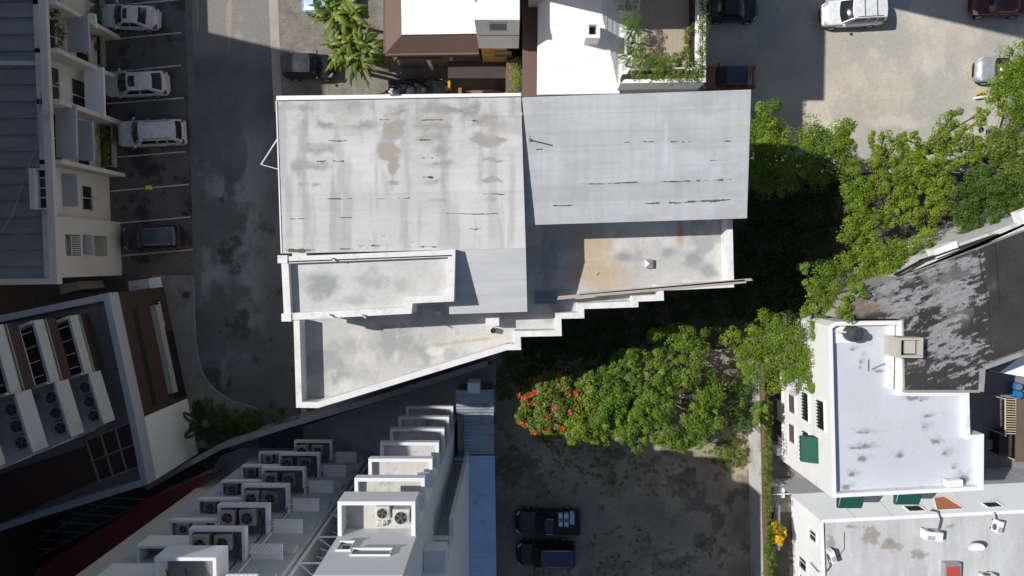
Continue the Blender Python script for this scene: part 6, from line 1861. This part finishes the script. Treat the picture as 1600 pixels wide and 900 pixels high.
tree('small dark tree between the flowering tree and the corrugated shed', [(800, 585, 20), (790, 610, 16), (812, 605, 16), (795, 570, 16)], 3.0, 'dark', size=.15, dens=3.6, per=34)
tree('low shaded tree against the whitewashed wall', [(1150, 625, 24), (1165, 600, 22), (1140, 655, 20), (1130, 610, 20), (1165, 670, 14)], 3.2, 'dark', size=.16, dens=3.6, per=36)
tree('sunlit sprig of leaves over the whitewashed wall', [(1185, 640, 9), (1192, 655, 8), (1180, 655, 8), (1195, 640, 6)], 3.8, 'bright', size=.14, rc=.25)
tree('low scrubby bush on the sunlit patch of the dirt lot', [(1130, 705, 14), (1150, 700, 14), (1145, 722, 14), (1125, 722, 10), (1162, 715, 8)], 1.0, 'olive', rc=.26, per=40, size=.11, name='bush', cat='bush')
tree('dark shrub in the hotel planting bed beside the fan palm', [(360, 660, 22), (385, 662, 18), (400, 655, 14), (375, 680, 18), (350, 685, 14)], 1.3, 'dark', rc=.3, per=40, size=.14, name='shrub', cat='shrub')
tree('small shrub at the end of the pavement under the terrace corner', [(430, 655, 9), (440, 645, 7)], .9, 'dark', rc=.3, per=36, size=.14, name='shrub', cat='shrub')
tree('small leafy shrub between the palm and the brown roof apron', [(592, 80, 12), (600, 92, 9), (585, 92, 10), (597, 70, 8)], 1.6, 'bright', rc=.25, per=36, size=.12, name='shrub', cat='shrub')
tree('bush growing under the porch of the white ribbed house', [(660, 86, 12), (735, 92, 12), (745, 100, 9)], 1.2, 'dark', rc=.28, per=36, size=.12, name='shrub', cat='shrub')
for (lobs, z_, lab, pal_) in (([(87, 20, 9), (86, 38, 9), (88, 55, 9), (90, 68, 7)], 6.6, 'clipped shrub in the upper planter of the cream block', 'dark'), ([(148, 4, 8), (147, 18, 8), (149, 28, 6)], 1.4, 'shrub in the topmost ground planter beside the white sedan', 'dark'), ([(160, 204, 8), (162, 218, 9), (164, 234, 9), (166, 250, 9), (160, 243, 7)], 1.5, 'bushy shrub in the ground planter opposite the white estate', 'mid'), ([(148, 56, 6), (148, 72, 6), (150, 90, 6)], .9, 'thin shrub in the ground planter below the white sedan', 'dark')):
    tree(lab, lobs, z_, pal_, zb=(5.6 if z_ > 3 else .4), rc=.22, per=40, size=.09, name='shrub', cat='shrub')
tree('yellow-leaved bush beside the white wall near the creeper', [(1213, 828, 9), (1220, 838, 10), (1210, 842, 7), (1218, 850, 5)], 1.8, 'olive', rc=.22, per=40, size=.10, name='bush', cat='bush')
yb_ = bpy.data.objects[-1] if False else None
PAL['gold'] = [(.30, .22, .01), (.45, .33, .012), (.55, .42, .02), (.40, .36, .02)]
tree('mass of golden blossom on the bush beside the white wall', [(1212, 825, 8), (1221, 833, 9), (1213, 841, 8), (1219, 846, 6)], 2.2, 'gold', rc=.22, per=45, size=.10, name='flowering_bush', cat='bush')
# creeper along the whitewashed wall
def creeper(label, pts, r, n, pal, size, seed):
    rs = np.random.default_rng(seed)
    pts = [np.array(p[:]) for p in pts]
    c = []
    for k in range(n):
        i = rs.integers(len(pts) - 1); t = rs.random()
        c.append(pts[i] * (1 - t) + pts[i + 1] * t + rs.normal(size=3) * r)
    c = np.array(c)
    v, f, col = leaf_cloud(c, np.full(n, .16), 18, size, PAL[pal], rs)
    b = pts[0]
    t = thing('creeper', label, 'creeper', (b[0], b[1], 0))
    link('foliage', fast_mesh('foliage', v - np.array([b[0], b[1], 0]), f, col), LEAF, t)
    st2 = MB().path([Vector(p) for p in pts], .03, 5); st2.build('stem', BARK, t)
creeper('green creeper running along the top of the whitewashed wall', [P(1199, 620, 2.6), P(1198, 700, 2.7), P(1199, 780, 2.7), P(1200, 860, 2.7), P(1202, 940, 2.7)], .16, 330, 'mid', .1, 5)
creeper('flowering creeper trailing over the terrace wall of the hip-roofed house', [P(1097, 0, 10.9), P(1098, 60, 10.9), P(1097, 120, 10.9), P(1050, 121, 10.9), P(990, 121, 10.9)], .16, 190, 'olive', .085, 6)
creeper('creeper on the brown annex roof between the two north houses', [P(805, 95, 4.9), P(808, 120, 4.9), P(804, 150, 4.9)], .22, 60, 'light', .1, 8)

# broad-leaved palms, fan palms
def blade(m, cols, base_, az, L, w, rise, rs, col, fold=.25):
    """one arching leaf blade with a folded midrib, 7 segments"""
    dx, dy = math.cos(az), math.sin(az)
    sx, sy = -dy, dx
    k0 = len(m.v)
    n = 7
    for i in range(n + 1):
        t = i / n
        r = L * t
        z = rise * math.sin(min(1, t * 1.15) * math.pi * .62) * L * .5 - .42 * L * t ** 2.6
        hw_ = w * (math.sin(math.pi * min(1, .08 + t * .92)) ** .7) * .5
        c = Vector((base_[0] + dx * r, base_[1] + dy * r, base_[2] + z))
        for s in (-1, 0, 1):
            m.v.append((c.x + sx * hw_ * s, c.y + sy * hw_ * s, c.z - abs(s) * hw_ * fold))
            cols.append(col)
        if i:
            a = k0 + 3 * (i - 1)
            m.f += [(a, a + 3, a + 4, a + 1), (a + 1, a + 4, a + 5, a + 2)]
def broad_palm(label, spots, z, nleaf, L, w, seed, pal='palm'):
    rs = random.Random(seed)
    b = P(spots[0][0], spots[0][1], 0)
    t = thing('broad_leaved_palm', label, 'palm', b)
    m, cols = MB(), []
    tr = MB()
    for (u, v) in spots:
        c = P(u, v, z)
        tr.tube((c.x, c.y, 0), (c.x, c.y, z), .14, .09, 8)
        for k in range(nleaf):
            az = 2 * math.pi * (k / nleaf) + rs.uniform(-.4, .4)
            g = rs.random()
            a0, a1 = PAL[pal][rs.randrange(3)], PAL[pal][3]
            col = tuple(x * (1 - g) + y * g for x, y in zip(a0, a1))
            if rs.random() < .03: col = (.2, .12, .04)
            blade(m, cols, (c.x + rs.uniform(-.3, .3), c.y + rs.uniform(-.3, .3), z + rs.uniform(-.4, .3)), az, L * rs.uniform(.6, 1.1), w * rs.uniform(.7, 1.15), rs.uniform(.3, 1.2), rs, col)
    v = np.array(m.v) - np.array(b[:])
    o = link('fronds', fast_mesh('fronds', v, np.array(m.f), np.array(cols)), leafmat('broad_leaf', .25, .4), t)
    tr.build('stem', BARK, t)
    return t
broad_palm('upper clump of broad-leaved palm overhanging the light blue car', [(535, 8), (548, 28), (520, 25)], 4.2, 36, 1.75, .21, 3)
broad_palm('lower clump of broad-leaved palm hanging over the black van', [(552, 65), (560, 92), (535, 78), (570, 75)], 4.0, 36, 1.75, .21, 5)

def feather_palm(label, u, v, z, n, L, seed, pal, stiff=1.0, name='feather_palm', wid=.045, fan=False):
    rs = random.Random(seed)
    c = P(u, v, z)
    t = thing(name, label, 'palm', (c.x, c.y, max(0, z - 1.6)))
    m, cols = MB(), []
    for k in range(n):
        az = 2 * math.pi * k / n + rs.uniform(-.3, .3)
        Lk = L * rs.uniform(.7, 1.1); ri = rs.uniform(.3, 1.1) * stiff
        a0, a1 = PAL[pal][rs.randrange(4)], PAL[pal][rs.randrange(4)]
        g = rs.random(); col = tuple(x * (1 - g) + y * g for x, y in zip(a0, a1))
        for j in range(13):
            s = .16 + .84 * j / 12
            r = Lk * s; zz_ = z + ri * math.sin(s * math.pi * .6) * Lk * .45 - .3 * Lk * s ** 2.4
            p = Vector((c.x + math.cos(az) * r, c.y + math.sin(az) * r, zz_))
            for sg in (1, -1):
                a = az + sg * (1.1 - .6 * s); ll = Lk * .36 * math.sin(math.pi * min(1, .25 + .7 * s))
                e = p + Vector((math.cos(a) * ll, math.sin(a) * ll, -.12 * ll))
                side_ = Vector((-math.sin(a), math.cos(a), 0)) * wid
                mid = p.lerp(e, .45) + Vector((0, 0, .05 * ll))
                k0 = len(m.v)
                m.v += [tuple(p), tuple(mid + side_), tuple(e), tuple(mid - side_)]; cols += [col] * 4
                m.f.append((k0, k0 + 1, k0 + 2, k0 + 3))
    loc = np.array(wloc(t)[:])
    link('fronds', fast_mesh('fronds', np.array(m.v) - loc, np.array(m.f), np.array(cols)), leafmat('palm_leaf', .25, .4), t)
    MB().tube((c.x, c.y, max(0, z - 1.6)), (c.x, c.y, z), .07, .05, 7).build('stem', BARK, t)
    return t
feather_palm('dark fan palm in the planting bed at the hotel corner', 322, 662, 2.4, 22, 1.75, 9, 'dark', .8, 'fan_palm', .06)
for k, (u, v, z, L, pal, lab) in enumerate(((984, 24, 11.3, .85, 'light', 'northernmost feathery palm on the planted terrace'), (988, 48, 11.2, .8, 'bright', 'feathery palm by the hipped roof, second down the terrace'), (992, 72, 11.1, .85, 'mid', 'feathery palm casting its shadow on the terrace boards'), (985, 90, 11.0, .85, 'light', 'bright palm at the south-west corner of the planted terrace'), (1004, 95, 11.0, .8, 'bright', 'palm beside the corner one on the planted terrace'), (1025, 98, 11.0, .8, 'light', 'yellow-green palm in the middle of the south planter'), (1042, 100, 10.9, .65, 'bright', 'short palm next to the dark bush in the south planter'))):
    feather_palm(lab, u, v, z, 15, L, 30 + k, pal, 1.0, 'terrace_palm', .015)
tree('dark leafy bush in the south-east corner of the planted terrace', [(1062, 98, 9), (1074, 92, 9), (1055, 90, 7), (1078, 102, 7), (1066, 86, 6)], 10.9, 'mid', zb=9.5, rc=.2, per=36, size=.085, name='bush', cat='bush')
for k, (u, v, lab) in enumerate(((1074, 47, 'northern clipped ball shrub by the terrace wall'), (1073, 61, 'middle clipped ball shrub by the terrace wall'), (1073, 76, 'southern clipped ball shrub by the terrace wall'))):
    tree(lab, [(u, v, 5), (u + 2, v + 1, 4)], 10.2, 'olive', zb=9.5, rc=.12, per=30, size=.06, dens=5, name='shrub', cat='shrub')

# weeds and litter on the dirt lot: too many to count
rs = np.random.default_rng(77)
n = 900
uu, vv = rs.uniform(780, 1165, n), rs.uniform(600, 905, n)
keep = fbm(uu * .02, vv * .02, 4, 55) > .5
uu, vv = uu[keep], vv[keep]
cen = np.array([P(a, b, .05)[:] for a, b in zip(uu, vv)])
v, f, col = leaf_cloud(cen, np.full(len(cen), .13), 12, .1, PAL['olive'], rs)
o = link('weeds', fast_mesh('weeds', v, f, col), LEAF)
tag(o, 'low dark weeds scattered over the shaded dirt lot', 'weeds', kind='stuff')
lit = MB(); r = random.Random(12)
for k in range(70):
    c = P(r.uniform(785, 1160), r.uniform(690, 900), .02); s = r.uniform(.02, .06); a = r.uniform(0, 6)
    d1, d2 = Vector((math.cos(a) * s, math.sin(a) * s, .01)), Vector((-math.sin(a) * s * .6, math.cos(a) * s * .6, 0))
    lit.prism([c - d1, c + d2, c + d1, c - d2], .005, .03)
tag(lit.build('litter', M('pale_litter', (.4, .4, .38), .9, .2, 8, 0)), 'pale scraps scattered over the dirt lot', 'litter', kind='stuff')

# ================================================================ GROUPS OF REPEATS
for o in COL.objects:
    if o.parent is not None or 'category' not in o: continue
    n_ = o.name.split('.')[0]
    lab = o.get('label', '')
    g = {'tree': 'trees around the lots and roofs', 'terrace_palm': 'palms on the planted terrace', 'barrel': 'blue barrels in the east yard', 'awning': 'green awnings of the white-roofed building', 'creeper': 'creepers on the walls', 'manhole_cover': 'manhole covers', 'carton': 'boxes in the pickup bed', 'board': 'boards on the terrace', 'roof_vent': 'vents on the terrace', 'broad_leaved_palm': 'broad-leaved palms by the court', 'shrub': 'planted shrubs', 'bush': 'bushes', 'barrier_pole': 'yellow barrier poles', 'boundary_wall': 'boundary walls'}.get(n_)
    if n_ == 'parked_car':
        g = 'cars in the shaded row by the cream block' if 'row' in lab else ('cars in the gravel lot' if 'gravel' in lab or 'silver' in lab else 'cars parked in the shade')
    if n_ == 'condenser_unit':
        g = 'condensers on the hotel ledges' if 'hotel' in lab else ('condensers on the shaded tower wing' if 'column' in lab else ('condensers on the sunlit top ledge' if 'top ledge' in lab else 'condensers on the grey roof'))
    if g: o['group'] = g
